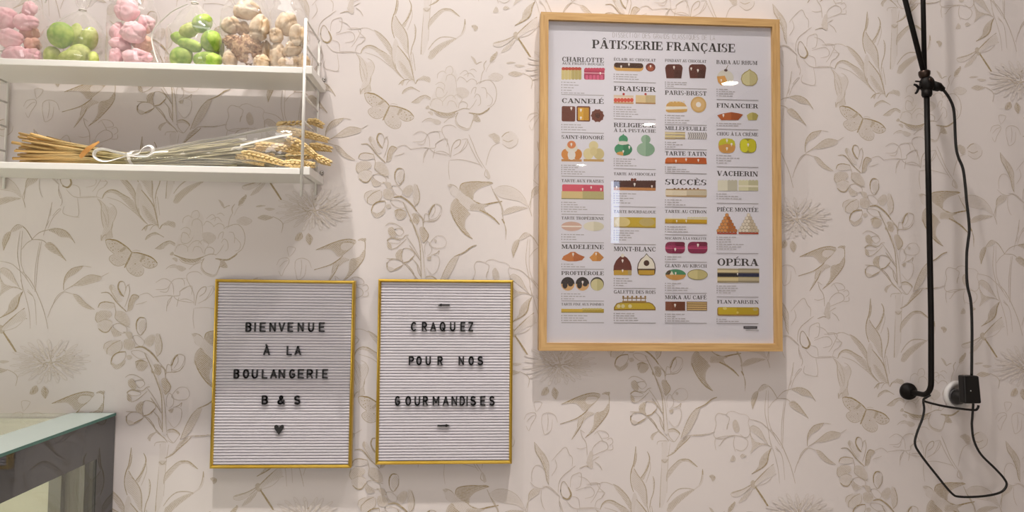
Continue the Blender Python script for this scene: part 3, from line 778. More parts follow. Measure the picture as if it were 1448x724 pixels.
def slab_glyph(ch):
    base, acc = {'À': ('A', 'g'), 'Â': ('A', 'c'), 'É': ('E', 'a'), 'È': ('E', 'g'), 'Ç': ('C', 'd')}.get(ch, (ch, ''))
    g = {
     'I': lambda: (.45, _stem(.225)),
     'L': lambda: (.80, _stem(.21, top=True)+_bar(.2, .76, S_/2, S_)+_v(.73, 0, .34)),
     'E': lambda: (.82, _stem(.21)+_bar(.2, .75, S_/2, S_)+_bar(.2, .72, 1-S_/2, S_)+_bar(.2, .55, .51)+_v(.74, 0, .32)+_v(.7, .7, 1)+_v(.55, .38, .64)),
     'F': lambda: (.78, _stem(.21)+_bar(.2, .72, 1-S_/2, S_)+_bar(.2, .55, .5)+_v(.7, .68, 1)+_v(.55, .36, .64)),
     'T': lambda: (.84, _stem(.42, top=False)+_bar(.06, .78, 1-S_/2, S_)+_v(.09, .66, 1)+_v(.75, .66, 1)),
     'H': lambda: (.98, _stem(.21)+_stem(.77)+_bar(.2, .77, .5)),
     'N': lambda: (.98, _stem(.17, .08)+_stem(.80, .08, bot=False)+_dg(.20, 1, .78, 0, .25)),
     'M': lambda: (1.14, _stem(.17, .08)+_stem(.95, W_)+_dg(.22, 1, .56, .08, .2)+_dg(.56, .08, .88, 1, .09)),
     'A': lambda: (.96, _dg(.14, 0, .47, 1, .09)+_dg(.76, 0, .47, 1, .24)+_bar(.24, .66, .32)+_bar(.02, .3, S_/2, S_)+_bar(.56, .95, S_/2, S_)),
     'V': lambda: (.94, _dg(.46, 0, .19, 1, .24)+_dg(.48, 0, .78, 1, .09)+_bar(.01, .4, 1-S_/2, S_)+_bar(.64, .93, 1-S_/2, S_)),
     'U': lambda: (.96, _stem(.21, bot=False, y0=.3)+_stem(.78, .08, bot=False, y0=.3)+_arc(.465, .33, .36, .34, 180, 360, .2, .1)),
     'C': lambda: (.86, _arc(.45, .5, .40, .52, 45, 318)+_v(.74, .64, 1)+_dg(.70, .14, .79, .28, .07)),
     'G': lambda: (.94, _arc(.45, .5, .40, .52, 45, 330)+_v(.74, .64, 1)+_stem(.76, .19, 0, .44, bot=False)),
     'O': lambda: (.92, _arc(.46, .5, .42, .52, 0, 360, n=22)),
     'Q': lambda: (.92, _arc(.46, .5, .42, .52, 0, 360, n=22)+_dg(.84, -.18, .5, .22, .16)),
     'D': lambda: (.92, _stem(.21)+_bar(.2, .5, S_/2, S_)+_bar(.2, .5, 1-S_/2, S_)+_arc(.46, .5, .40, .5, -90, 90)),
     'P': lambda: (.82, _stem(.21)+_bar(.2, .5, 1-S_/2, S_)+_bar(.2, .5, .46)+_arc(.48, .71, .3, .29, -90, 90, .2)),
     'R': lambda: (.94, _stem(.21)+_bar(.2, .5, 1-S_/2, S_)+_bar(.2, .5, .5)+_arc(.48, .73, .3, .27, -90, 90, .2)+_dg(.78, 0, .55, .5, .22)+_bar(.66, .94, S_/2, S_)),
     'B': lambda: (.88, _stem(.21)+_bar(.2, .5, S_/2, S_)+_bar(.2, .5, 1-S_/2, S_)+_bar(.2, .5, .52)+_arc(.48, .76, .28, .24, -90, 90, .19)+_arc(.48, .28, .34, .28, -90, 90, .2)),
     'K': lambda: (.98, _stem(.21)+_dg(.32, .42, .74, 1, .1)+_dg(.80, 0, .46, .58, .24)+_bar(.6, .93, 1-S_/2, S_)+_bar(.62, .98, S_/2, S_)),
     'X': lambda: (.96, _dg(.74, 0, .22, 1, .24)+_dg(.18, 0, .76, 1, .09)+_bar(.02, .4, 1-S_/2, S_)+_bar(.6, .92, 1-S_/2, S_)+_bar(.02, .36, S_/2, S_)+_bar(.56, .95, S_/2, S_)),
     'Z': lambda: (.82, _dg(.2, .04, .62, .96, .22)+_bar(.08, .76, S_/2, S_)+_bar(.08, .72, 1-S_/2, S_)+_v(.73, 0, .32)+_v(.11, .68, 1)),
     'S': lambda: (.74, _arc(.36, .74, .3, .28, 60, 270, .19, .09)+_arc(.36, .26, .31, .28, -120, 90, .19, .09)+_v(.61, .68, 1)+_v(.09, 0, .32)),
     '-': lambda: (.46, _bar(.06, .40, .44, .13)), "'": lambda: (.25, _dg(.1, .7, .13, 1, .1)), ' ': lambda: (.36, [])}[base]()
    w, q = g; q = list(q); m = w/2
    if acc == 'a': q += _dg(m-.08, 1.08, m+.12, 1.30, .13)
    if acc == 'g': q += _dg(m+.08, 1.08, m-.12, 1.30, .13)
    if acc == 'c': q += _dg(m-.18, 1.08, m, 1.28, .1)+_dg(m+.18, 1.08, m, 1.28, .1)
    if acc == 'd': q += _v(m, -.16, 0, .1)+_arc(m, -.16, .12, .11, -120, 90, .07, .06, 6)
    return w, q
def _c(cx, cy, rx, ry, a0, a1, n=9): return [(cx+rx*math.cos(R(a0+(a1-a0)*i/n)), cy+ry*math.sin(R(a0+(a1-a0)*i/n))) for i in range(n+1)]
SANS = {  # strokes in a unit box
 'A': [[(0, 0), (.5, 1), (1, 0)], [(.18, .33), (.82, .33)]], 'B': [[(.55, .53), (0, .53), (0, 1), (.55, 1)]+_c(.55, .765, .38, .235, 90, -90), [(0, .53), (0, 0), (.55, 0)]+_c(.55, .265, .45, .265, -90, 90)],
 'C': [_c(.52, .5, .52, .5, 50, 310, 14)], 'D': [[(0, 0), (0, 1), (.45, 1)]+_c(.45, .5, .55, .5, 90, -90, 12)+[(0, 0)]],
 'E': [[(1, 1), (0, 1), (0, 0), (1, 0)], [(0, .5), (.85, .5)]], 'G': [_c(.52, .5, .52, .5, 50, 300, 14)+[(.98, .2), (.98, .45), (.58, .45)]],
 'I': [[(.5, 0), (.5, 1)]], 'L': [[(0, 1), (0, 0), (1, 0)]], 'M': [[(0, 0), (0, 1), (.5, .3), (1, 1), (1, 0)]], 'N': [[(0, 0), (0, 1), (1, 0), (1, 1)]],
 'O': [_c(.5, .5, .5, .5, 0, 360, 22)], 'Q': [_c(.5, .5, .5, .5, 0, 360, 22), [(.55, .3), (1, -.02)]], 'P': [[(0, 0), (0, 1), (.55, 1)]+_c(.55, .73, .45, .27, 90, -90)+[(0, .46)]],
 'R': [[(0, 0), (0, 1), (.55, 1)]+_c(.55, .74, .43, .26, 90, -90)+[(0, .48)], [(.5, .48), (1, 0)]],
 'S': [_c(.5, .745, .45, .255, 35, 270, 10)+_c(.5, .245, .5, .245, 90, -150, 10)], 'U': [[(0, 1), (0, .35)]+_c(.5, .35, .5, .35, 180, 360, 12)+[(1, 1)]],
 'V': [[(0, 1), (.5, 0), (1, 1)]], 'Z': [[(0, 1), (1, 1), (0, 0), (1, 0)]], 'T': [[(0, 1), (1, 1)], [(.5, 1), (.5, 0)]],
 '&': [[(1, 0), (.3, .68)]+_c(.48, .82, .22, .18, 200, -20)+[(.6, .66), (.2, .42)]+_c(.36, .24, .36, .24, 140, 300)+[(.75, .12), (.95, .42)]],
 ' ': []}
SANS['À'] = SANS['A']+[[(.34, 1.22), (.5, 1.10)]]

# ------------------------------------------------------------------ framed pastry poster
POSTER = '''Tl -1061 1215 3144 102 DISSECTION DES GRANDS CLASSIQUES DE LA
Tb -1501 1662 2886 187 PATISSERIE FRANÇAISE
Ts -2156 -1241 2578 102 CHARLOTTE
Tm -2156 -1241 2513 49 AUX FRUITS ROUGES
Ts -2158 -1244 1677 102 CANNELÉ
Ts -2160 -1239 902 75 SAINT-HONORÉ
Tm -2156 -1240 -33 61 TARTE AUX FRAISES
Tm -2152 -1238 -835 61 TARTE TROPÉZIENNE
Ts -2149 -1237 -1461 91 MADELEINE
Ts -2149 -1236 -2019 81 PROFITÉROLE
Tm -2146 -1234 -2665 51 TARTE FINE AUX POMMES
Tm -1029 -106 2630 61 ÉCLAIR AU CHOCOLAT
Ts -1028 -106 1968 104 FRAISIER
Ts -1027 -107 1180 92 RELIGIEUSE
Tm -1027 -107 1073 71 À LA PISTACHE
Tm -1026 -108 136 58 TARTE AU CHOCOLAT
Tm -1024 -109 -681 61 TARTE BOURDALOUE
Ts -1023 -110 -1500 97 MONT-BLANC
Tm -1022 -112 -2406 72 GALETTE DES ROIS
Tm 97 1014 2635 62 FONDANT AU CHOCOLAT
Ts 96 1018 1912 93 PARIS-BREST
Ts 95 1015 1139 82 MILLEFEUILLE
Ts 94 1012 587 88 TARTE TATIN
Ts 92 1010 -50 120 SUCCÈS
Tm 91 1007 -662 66 TARTE AU CITRON
Tm 90 1004 -1235 52 MACARON À LA VIOLETTE
Tm 89 1002 -1835 70 GLAND AU KIRSCH
Ts 88 999 -2517 82 MOKA AU CAFÉ
Ts 1237 2151 2620 86 BABA AU RHUM
Ts 1237 2164 1657 97 FINANCIER
Tm 1234 2159 1044 75 CHOU À LA CRÈME
Ts 1237 2152 161 108 VACHERIN
Ts 1233 2151 -614 88 PIÈCE MONTÉE
Ts 1235 2145 -1787 153 OPÉRA
Ts 1231 2142 -2604 76 FLAN PARISIEN
Q d8c88a -2167 2182 -2096 2421 23
Q d8c88a -2094 2184 -2024 2423 23
Q d8c88a -2021 2186 -1951 2425 23
Q c0b070 -1949 2188 -1878 2427 23
Q c0b070 -1876 2190 -1805 2429 23
Q c0b070 -1803 2192 -1732 2431 23
E c2483c -2122 2421 43 34 0 360
E c2483c -2053 2423 43 34 0 360
E c2483c -1984 2425 43 34 0 360
E c2483c -1915 2427 43 34 0 360
E c2483c -1845 2429 43 34 0 360
E c2483c -1776 2430 43 34 0 360
Q b23a5c -1676 2200 -1230 2439 31
E c84a66 -1630 2419 40 37 0 360
E c84a66 -1569 2421 40 37 0 360
E c84a66 -1507 2422 40 37 0 360
E c84a66 -1446 2424 40 37 0 360
E c84a66 -1384 2426 40 37 0 360
E c84a66 -1322 2427 40 37 0 360
E c84a66 -1261 2429 40 37 0 360
Q d8668a -1645 2196 -1584 2296 15
Q d8668a -1565 2198 -1504 2298 15
Q d8668a -1485 2200 -1424 2300 15
Q d8668a -1405 2202 -1343 2302 15
Q d8668a -1325 2204 -1263 2305 15
R e0a8b4 -1676 2331 -1230 2354
M -1322 2350 19
L -2166 2127 1896 5
H -2165 -1244 1859
Q 6e382a -2157 1276 -1863 1608 31
M -1949 1571 23
Q 6e382a -1836 1283 -1538 1616 31
R dca838 -1805 1308 -1688 1584
R c8942c -1688 1310 -1569 1587
M -1742 1538 23
M -1742 1369 23
E 6e382a -1381 1417 133 133 0 360
E 50261c -1381 1417 54 54 0 360
E 6e382a -1258 1420 23 23 0 360
E 6e382a -1282 1347 23 23 0 360
E 6e382a -1343 1301 23 23 0 360
E 6e382a -1419 1300 23 23 0 360
E 6e382a -1481 1343 23 23 0 360
E 6e382a -1504 1414 23 23 0 360
E 6e382a -1481 1487 23 23 0 360
E 6e382a -1420 1533 23 23 0 360
E 6e382a -1344 1535 23 23 0 360
E 6e382a -1282 1492 23 23 0 360
L -2162 1206 1099 3
H -2161 -1242 1037
R c8925c -2158 412 -1720 462
E dc9450 -2059 567 101 116 0 360
E d08844 -1815 571 101 116 0 360
E e6e0d4 -1941 706 132 108 0 360
E dc8c5c -1941 775 93 85 0 360
E e8e4de -1940 554 85 108 0 360
M -1946 790 23
R c8a064 -1679 421 -1241 471
E e2d4a4 -1574 584 115 121 0 360
E d2c28e -1349 588 115 121 0 360
E e2d4a4 -1464 762 102 102 0 360
E dccc98 -1464 639 77 93 0 360
L -2157 328 146 5
H -2156 -1240 92
Q dc5c70 -2140 -243 -1247 -82 31
R dcc48c -2154 -394 -1698 -230
R bab07c -1698 -387 -1239 -223
R 8c8458 -2154 -398 -1239 -380
R d05068 -1698 -223 -1247 -93
M -1698 -173 19
M -1515 -132 19
M -1301 -167 19
L -2154 -469 -666 5
H -2152 -1238 -725
E d8b4a4 -1933 -981 223 101 0 360
R f0e6dc -2148 -996 -1717 -969
E e6e0cc -1458 -974 223 101 0 360
E d8d2ba -1458 -974 223 101 -90 90
L -2150 -1157 -1260 3
H -2149 -1237 -1326
P cc7c44 -2143,-1692 -2103,-1617 -2012,-1571 -1951,-1529 -1860,-1524 -1784,-1576 -1693,-1612 -1647,-1627 -1708,-1703 -1829,-1727 -2011,-1729
P b8683a -1891,-1524 -1784,-1576 -1693,-1612 -1647,-1627 -1708,-1703 -1829,-1727 -1890,-1727
M -1898 -1569 23
P d8964c -1549,-1641 -1480,-1580 -1435,-1519 -1359,-1518 -1298,-1578 -1236,-1638 -1312,-1718 -1480,-1720
P c4843e -1389,-1518 -1359,-1518 -1298,-1578 -1236,-1638 -1312,-1718 -1389,-1719
M -1404 -1556 19
L -2147 -1790 -1843 2
H -2147 -1236 -1894
E dcb078 -2009 -2208 146 146 0 360
E 2e2628 -2009 -2208 146 146 180 360
E 2e2628 -2069 -2233 54 77 0 360
E 2e2628 -1949 -2217 54 46 0 360
E dcb078 -1697 -2206 146 146 0 360
E 2e2628 -1697 -2206 146 146 180 360
E 2e2628 -1758 -2230 54 77 0 360
E 2e2628 -1636 -2214 54 46 0 360
M -1691 -2162 23
E 3c3430 -1380 -2203 146 146 0 360
E d8d0a0 -1380 -2221 136 127 0 360
E c8c08c -1380 -2221 136 127 -90 90
L -2144 -2421 -2526 3
H -2143 -1234 -2569
R d8b43c -2147 -2813 -1689 -2738
R baa03c -1689 -2810 -1234 -2735
R 9a8430 -2147 -2818 -1234 -2800
E cfc070 -1674 -2740 34 20 0 360
E cfc070 -1613 -2739 34 20 0 360
E cfc070 -1553 -2739 34 20 0 360
E cfc070 -1492 -2739 34 20 0 360
E cfc070 -1432 -2738 34 20 0 360
E cfc070 -1371 -2738 34 20 0 360
E cfc070 -1310 -2737 34 20 0 360
L -2142 -2882 -2982 3
H -2141 -1233 -3029
Q d8a860 -1029 2407 -378 2584 85
Q 482c22 -1024 2475 -383 2587 56
M -867 2510 20
M -696 2561 20
E 703024 -222 2504 108 93 0 360
E a8583c -223 2481 71 56 0 360
M -222 2535 19
L -1029 2330 2230 3
H -1029 -106 2164
R dcc8b0 -1028 1838 -595 1877
R e8d4c4 -1028 1717 -595 1838
R c89c70 -1028 1690 -595 1724
E d8523e -989 1764 39 46 0 360
E d8523e -918 1766 39 46 0 360
E d8523e -847 1768 39 46 0 360
E d8523e -776 1769 39 46 0 360
E d8523e -705 1771 39 46 0 360
E d8523e -634 1773 39 46 0 360
E c03434 -812 1900 26 26 0 360
E c03434 -332 1912 26 26 0 360
R e0c898 -549 1708 -332 1886
R c8b488 -332 1713 -114 1891
R b08450 -549 1698 -114 1726
L -1028 1617 1416 5
H -1027 -107 1358
E 4e9870 -819 698 194 139 0 360
E d8a060 -818 606 147 43 0 360
E e6e2da -819 837 124 46 0 360
E 4e9870 -819 913 101 93 0 360
P 4e9870 -842,1005 -819,1036 -796,1006
E 40845f -819 698 194 139 -90 90
E e0dcd4 -819 837 124 40 0 360
M -688 755 23
M -819 660 19
E 9ab8a0 -328 708 197 149 0 360
E 9ab8a0 -328 924 104 98 0 360
E 86a88e -328 708 197 149 -90 90
E 86a88e -328 924 104 98 -90 90
L -1026 487 342 4
H -1026 -108 274
R 50302a -1025 -132 -112 14
R c08450 -1025 -188 -112 -127
E 50302a -995 6 31 15 0 360
E 50302a -933 7 31 15 0 360
E 50302a -872 8 31 15 0 360
E 50302a -810 9 31 15 0 360
E 50302a -749 11 31 15 0 360
E 50302a -687 12 31 15 0 360
E 50302a -626 13 31 15 0 360
E 50302a -564 14 31 15 0 360
E 50302a -502 15 31 15 0 360
E 50302a -441 16 31 15 0 360
E 50302a -379 17 31 15 0 360
E 50302a -317 18 31 15 0 360
E 50302a -255 19 31 15 0 360
E 50302a -194 20 31 15 0 360
E 50302a -132 21 31 15 0 360
E 7a3c28 -626 43 31 31 0 360
E 7a3c28 -564 44 31 31 0 360
M -572 -48 23
M -964 -115 19
M -194 -87 19
L -1025 -263 -462 5
H -1024 -109 -545
R c8aa34 -1024 -988 -113 -769
E dcc888 -840 -875 170 105 0 360
E c4b070 -302 -868 170 93 0 360
R a08430 -1024 -993 -113 -972
L -1024 -1060 -1257 5
H -1023 -110 -1352
P 6a3028 -1030,-1923 -1023,-1817 -977,-1711 -916,-1642 -870,-1603 -832,-1550 -794,-1603 -732,-1640 -671,-1722 -636,-1828 -634,-1919
E e6ded0 -832 -1596 39 39 0 360
R c49c34 -1022 -2011 -637 -1906
R b4a070 -717 -2010 -637 -1904
M -832 -1694 23
M -831 -1906 19
P 4a3428 -518,-1872 -502,-1766 -441,-1660 -364,-1606 -314,-1537 -257,-1605 -180,-1657 -126,-1762 -114,-1868 -126,-1975 -180,-2010 -456,-2012 -502,-1978
P e8e2d2 -499,-1872 -481,-1766 -426,-1675 -364,-1621 -314,-1560 -257,-1620 -195,-1672 -146,-1763 -134,-1869
R c49c34 -487 -2001 -142 -1901
E 4a2c22 -314 -1749 62 62 0 360
L -1022 -2085 -2232 4
H -1022 -111 -2293
R 94742c -823 -2584 -808 -2464
E 94742c -816 -2471 20 20 0 360
R 94742c -729 -2583 -713 -2463
E 94742c -721 -2470 20 20 0 360
R 94742c -634 -2583 -619 -2462
E 94742c -626 -2470 20 20 0 360
R 94742c -539 -2582 -524 -2462
E 94742c -531 -2469 20 20 0 360
R 94742c -444 -2581 -429 -2461
E 94742c -437 -2468 20 20 0 360
R 94742c -349 -2581 -334 -2460
E 94742c -342 -2468 20 20 0 360
R 94742c -839 -2512 -319 -2492
R a4823a -838 -2590 -319 -2560
P 8c6a24 -1021,-2761 -1014,-2691 -960,-2615 -869,-2589 -257,-2585 -181,-2617 -120,-2693 -115,-2756
P c8ac2c -998,-2736 -991,-2690 -945,-2630 -869,-2608 -257,-2604 -196,-2633 -143,-2693 -138,-2730
E dcd0a0 -915 -2675 40 40 0 360
E dcd0a0 -823 -2674 40 40 0 360
E dcd0a0 -671 -2673 40 40 0 360
L -1021 -2830 -2976 4
H -1021 -112 -3031
P 5c2a20 128,2273 105,2435 100,2498 120,2553 167,2580 417,2587 469,2562 488,2508 480,2446 456,2281
R 4a2018 292 2279 456 2458
P 5c2a20 648,2287 625,2450 621,2512 641,2567 688,2595 940,2602 991,2577 1010,2523 1002,2460 978,2295
R 4a2018 813 2293 978 2473
M 295 2526 23
M 676 2506 20
M 824 2471 23
L 96 2186 2099 3
H 93 1019 2055
P d4a860 114,1551 111,1628 134,1706 197,1754 290,1769 431,1768 524,1731 594,1640 578,1554 477,1532 165,1524
P ece6da 111,1652 587,1663 596,1609 112,1582
E e8dcc4 197 1762 22 17 0 360
E e8dcc4 275 1764 22 17 0 360
E e8dcc4 353 1766 22 17 0 360
E e8dcc4 431 1768 22 17 0 360
E e8dcc4 509 1770 22 17 0 360
E d0a868 834 1711 175 175 0 360
E dcb880 834 1711 139 139 0 360
E eee8e4 834 1711 57 57 0 360
L 95 1458 1303 4
H 92 1015 1258
R b89c5c 91 1077 320 1097
R a89058 320 1082 538 1102
R d8c48c 91 1043 320 1063
R c8b47c 320 1048 538 1068
R b89c5c 91 1009 320 1029
R a89058 320 1014 538 1034
R d8c48c 91 975 320 995
R c8b47c 320 980 538 1000
R b89c5c 91 941 320 961
R a89058 320 946 538 966
R e2d8b4 91 1061 538 1084
R dccc98 91 984 538 1022
R d8d4d2 588 952 1019 1098
P 8a8486 600,1093 621,1094 647,1022 627,1021
P 8a8486 627,1021 647,1022 620,948 600,948
P 8a8486 647,1094 668,1095 694,1023 674,1022
P 8a8486 674,1022 694,1023 667,949 647,949
P 8a8486 694,1095 714,1096 741,1024 720,1023
P 8a8486 720,1023 741,1024 714,950 694,950
P 8a8486 741,1096 761,1097 788,1025 767,1024
P 8a8486 767,1024 788,1025 761,951 740,951
P 8a8486 788,1097 808,1098 834,1026 814,1025
P 8a8486 814,1025 834,1026 808,952 787,952
P 8a8486 835,1098 855,1099 881,1027 861,1026
P 8a8486 861,1026 881,1027 854,953 834,953
P 8a8486 882,1099 902,1100 928,1028 908,1027
P 8a8486 908,1027 928,1028 901,954 881,954
P 8a8486 928,1100 949,1101 975,1029 955,1028
P 8a8486 955,1028 975,1029 948,955 928,955
P 8a8486 975,1101 996,1102 1022,1030 1002,1029
P 8a8486 1002,1029 1022,1030 995,956 975,956
L 94 871 771 3
H 91 1013 723
P cc6a30 93,404 101,501 140,536 957,552 1001,519 1012,422
R bc5a28 583 445 1001 546
R a85424 93 409 1012 436
M 334 475 20
M 556 510 20
M 825 500 20
L 93 332 240 3
H 90 1011 199
Q b89c74 108 -311 1006 -140 23
R e4d8c0 100 -281 565 -170
R ccc0a8 565 -273 1010 -163
E 7c5844 301 -137 23 15 0 360
E 7c5844 387 -136 23 15 0 360
E 7c5844 472 -134 23 15 0 360
E 7c5844 558 -133 23 15 0 360
E 7c5844 643 -131 23 15 0 360
E 7c5844 729 -130 23 15 0 360
E 7c5844 814 -128 23 15 0 360
L 92 -382 -485 3
H 88 1007 -535
R e6dcb8 99 -813 548 -772
E d8d0b0 610 -779 40 37 0 360
E d8d0b0 672 -778 40 37 0 360
E d8d0b0 734 -777 40 37 0 360
E d8d0b0 796 -776 40 37 0 360
E d8d0b0 858 -775 40 37 0 360
E d8d0b0 921 -774 40 37 0 360
E d8d0b0 983 -773 40 37 0 360
R c8a024 91 -864 1011 -798
R b08828 91 -891 1010 -859
M 346 -828 17
M 555 -825 17
L 91 -960 -1067 3
H 87 1005 -1131
Q 86284e 95 -1536 527 -1286 93
R c04a78 95 -1439 527 -1384
E a03460 311 -1393 220 31 0 360
Q 74203f 311 -1377 527 -1285 62
Q 86284e 586 -1531 1020 -1280 93
R c04a78 586 -1433 1020 -1378
E a03460 803 -1387 220 31 0 360
Q 74203f 803 -1371 1021 -1279 62
M 311 -1439 23
M 810 -1341 23
L 90 -1608 -1659 2
H 86 1002 -1719
E cc9854 320 -1992 225 116 0 360
E 4c9068 320 -1992 225 116 180 360
P 4a4030 97,-1994 128,-1927 189,-1890 251,-1992
P e0dcc8 189,-1993 235,-1911 282,-1992
M 320 -1955 19
E 8c8458 799 -1987 225 116 0 360
E d4c890 799 -1987 211 102 0 360
E c4b880 799 -1987 211 102 -90 90
L 89 -2179 -2326 4
H 85 999 -2387
R 7c4630 95 -2761 526 -2569
R 6a3824 311 -2760 526 -2568
M 305 -2637 23
R 7c5434 557 -2758 1005 -2566
R d8bc80 567 -2608 996 -2582
R d8bc80 567 -2654 996 -2628
R d8bc80 566 -2699 996 -2673
R d8bc80 566 -2744 996 -2719
L 87 -2838 -2982 4
H 84 996 -3028
E dcd8cc 1432 2315 186 175 0 360
P dca050 1245,2341 1421,2362 1499,2192 1342,2144 1271,2217
E 48282c 1446 2483 40 28 0 360
P 8a8070 1438,2503 1494,2606 1502,2599 1454,2496
M 1342 2266 19
P a8985c 1779,2293 1801,2388 1864,2452 1928,2485 1976,2526 2023,2488 2086,2458 2141,2397 2161,2303 2124,2208 2044,2155 1894,2151 1815,2200
P d8d0a0 1797,2294 1816,2380 1880,2437 1936,2470 1975,2502 1973,2168 1902,2166 1831,2212
P c8be8c 1975,2502 2023,2472 2078,2442 2125,2388 2145,2303 2108,2219 2036,2170 1973,2168
L 1239 2060 1914 4
H 1238 2168 1835
P b86434 1248,1485 1370,1526 1559,1562 1716,1542 1823,1514 1715,1390 1337,1381
P a45428 1559,1562 1716,1542 1823,1514 1715,1390 1557,1386
M 1385 1496 23
P c8bc70 1905,1500 1968,1548 2032,1568 2111,1551 2163,1506 2125,1399 1936,1395
P b0a458 2032,1568 2111,1551 2163,1506 2125,1399 2031,1397
L 1235 1309 1261 2
H 1234 2163 1184
Q d09850 1272 662 1645 980 124
P c8c434 1281,818 1288,911 1351,967 1461,980 1571,972 1633,919 1641,826 1460,868
M 1461 946 23
M 1562 863 23
M 1460 768 23
Q 98902c 1743 672 2118 990 124
Q dcd830 1758 684 1932 973 108
Q ccc424 1916 687 2102 976 108
M 1932 863 23
L 1231 604 443 4
H 1230 2157 359
R e0dcc8 1251 -166 1470 47
R c4c0ac 1470 -162 1687 51
E e0dcc8 1289 46 36 25 0 360
E e0dcc8 1361 47 36 25 0 360
E e0dcc8 1433 48 36 25 0 360
E c4c0ac 1506 50 36 25 0 360
E c4c0ac 1578 51 36 25 0 360
E c4c0ac 1650 52 36 25 0 360
R dcd8b4 1712 -158 1932 55
R c4c09c 1932 -154 2149 59
E dcd8b4 1750 54 36 25 0 360
E dcd8b4 1822 55 36 25 0 360
E dcd8b4 1895 56 36 25 0 360
E c4c09c 1967 58 36 25 0 360
E c4c09c 2039 59 36 25 0 360
E c4c09c 2112 60 36 25 0 360
R ece6d0 1712 -74 2146 -36
L 1227 -232 -334 3
H 1226 2151 -434
R b04c38 1230 -1104 1668 -1068
E 8c6448 1262 -1033 42 42 0 360
E d89454 1262 -1030 35 35 0 360
E 8c6448 1337 -1032 42 42 0 360
E d89454 1337 -1029 35 35 0 360
E 8c6448 1412 -1031 42 42 0 360
E d89454 1412 -1028 35 35 0 360
E 8c6448 1487 -1030 42 42 0 360
E b86c34 1487 -1027 35 35 0 360
E 8c6448 1562 -1029 42 42 0 360
E b86c34 1562 -1026 35 35 0 360
E 8c6448 1637 -1028 42 42 0 360
E b86c34 1637 -1025 35 35 0 360
E 8c6448 1300 -965 42 42 0 360
E d89454 1300 -962 35 35 0 360
E 8c6448 1375 -964 42 42 0 360
E d89454 1375 -961 35 35 0 360
E 8c6448 1450 -963 42 42 0 360
E d89454 1450 -960 35 35 0 360
E 8c6448 1525 -962 42 42 0 360
E b86c34 1525 -959 35 35 0 360
E 8c6448 1600 -961 42 42 0 360
E b86c34 1600 -958 35 35 0 360
E 8c6448 1338 -897 42 42 0 360
E d89454 1338 -894 35 35 0 360
E 8c6448 1412 -896 42 42 0 360
E d89454 1412 -893 35 35 0 360
E 8c6448 1487 -895 42 42 0 360
E b86c34 1487 -892 35 35 0 360
E 8c6448 1562 -894 42 42 0 360
E b86c34 1562 -891 35 35 0 360
E 8c6448 1375 -829 42 42 0 360
E d89454 1375 -826 35 35 0 360
E 8c6448 1450 -828 42 42 0 360
E d89454 1450 -825 35 35 0 360
E 8c6448 1525 -827 42 42 0 360
E b86c34 1525 -824 35 35 0 360
E 8c6448 1413 -761 42 42 0 360
E d89454 1413 -758 35 35 0 360
E 8c6448 1488 -760 42 42 0 360
E b86c34 1488 -757 35 35 0 360
E 8c6448 1451 -693 42 42 0 360
E d89454 1451 -690 35 35 0 360
R b04c38 1708 -1098 2147 -1061
E a89880 1740 -1027 42 42 0 360
E e6dccc 1740 -1024 35 35 0 360
E a89880 1815 -1026 42 42 0 360
E e6dccc 1815 -1023 35 35 0 360
E a89880 1890 -1025 42 42 0 360
E e6dccc 1890 -1022 35 35 0 360
E a89880 1965 -1024 42 42 0 360
E cfc0a8 1965 -1021 35 35 0 360
E a89880 2041 -1023 42 42 0 360
E cfc0a8 2041 -1020 35 35 0 360
E a89880 2116 -1022 42 42 0 360
E cfc0a8 2116 -1019 35 35 0 360
E a89880 1778 -959 42 42 0 360
E e6dccc 1778 -956 35 35 0 360
E a89880 1853 -958 42 42 0 360
E e6dccc 1853 -955 35 35 0 360
E a89880 1928 -957 42 42 0 360
E e6dccc 1928 -954 35 35 0 360
E a89880 2004 -956 42 42 0 360
E cfc0a8 2004 -953 35 35 0 360
E a89880 2079 -955 42 42 0 360
E cfc0a8 2079 -952 35 35 0 360
E a89880 1816 -891 42 42 0 360
E e6dccc 1816 -888 35 35 0 360
E a89880 1891 -890 42 42 0 360
E e6dccc 1891 -887 35 35 0 360
E a89880 1966 -889 42 42 0 360
E cfc0a8 1966 -886 35 35 0 360
E a89880 2042 -888 42 42 0 360
E cfc0a8 2042 -885 35 35 0 360
E a89880 1854 -823 42 42 0 360
E e6dccc 1854 -820 35 35 0 360
E a89880 1929 -822 42 42 0 360
E e6dccc 1929 -819 35 35 0 360
E a89880 2005 -821 42 42 0 360
E cfc0a8 2005 -818 35 35 0 360
E a89880 1892 -755 42 42 0 360
E e6dccc 1892 -751 35 35 0 360
E a89880 1967 -753 42 42 0 360
E cfc0a8 1967 -750 35 35 0 360
E a89880 1930 -686 42 42 0 360
E e6dccc 1930 -683 35 35 0 360
L 1222 -1171 -1428 6
H 1220 2142 -1520
R b0a484 1234 -1884 1694 -1849
R 9c947c 1694 -1879 2157 -1844
R dccca0 1234 -1933 1693 -1884
R bcb094 1693 -1928 2156 -1879
R 8c7c5c 1234 -1951 1693 -1933
R 847860 1693 -1947 2156 -1928
R 1e1c26 1234 -2030 1693 -1951
R 1c2448 1693 -2026 2156 -1947
R c8b47c 1233 -2051 1693 -2030
R b0a47c 1693 -2047 2155 -2026
R dccc9c 1233 -2112 1692 -2051
R c0b494 1692 -2108 2155 -2047
R a89874 1233 -2152 1692 -2112
R 988c74 1692 -2148 2154 -2108
M 1678 -1958 15
L 1217 -2227 -2373 4
H 1216 2135 -2461
Q a0783c 1226 -2865 2148 -2681 39
Q ccb020 1247 -2836 1688 -2684 31
Q bca01c 1657 -2834 2128 -2681 31
E e0d070 1393 -2706 46 31 0 360
E b8aa6c 2062 -2725 53 31 0 360
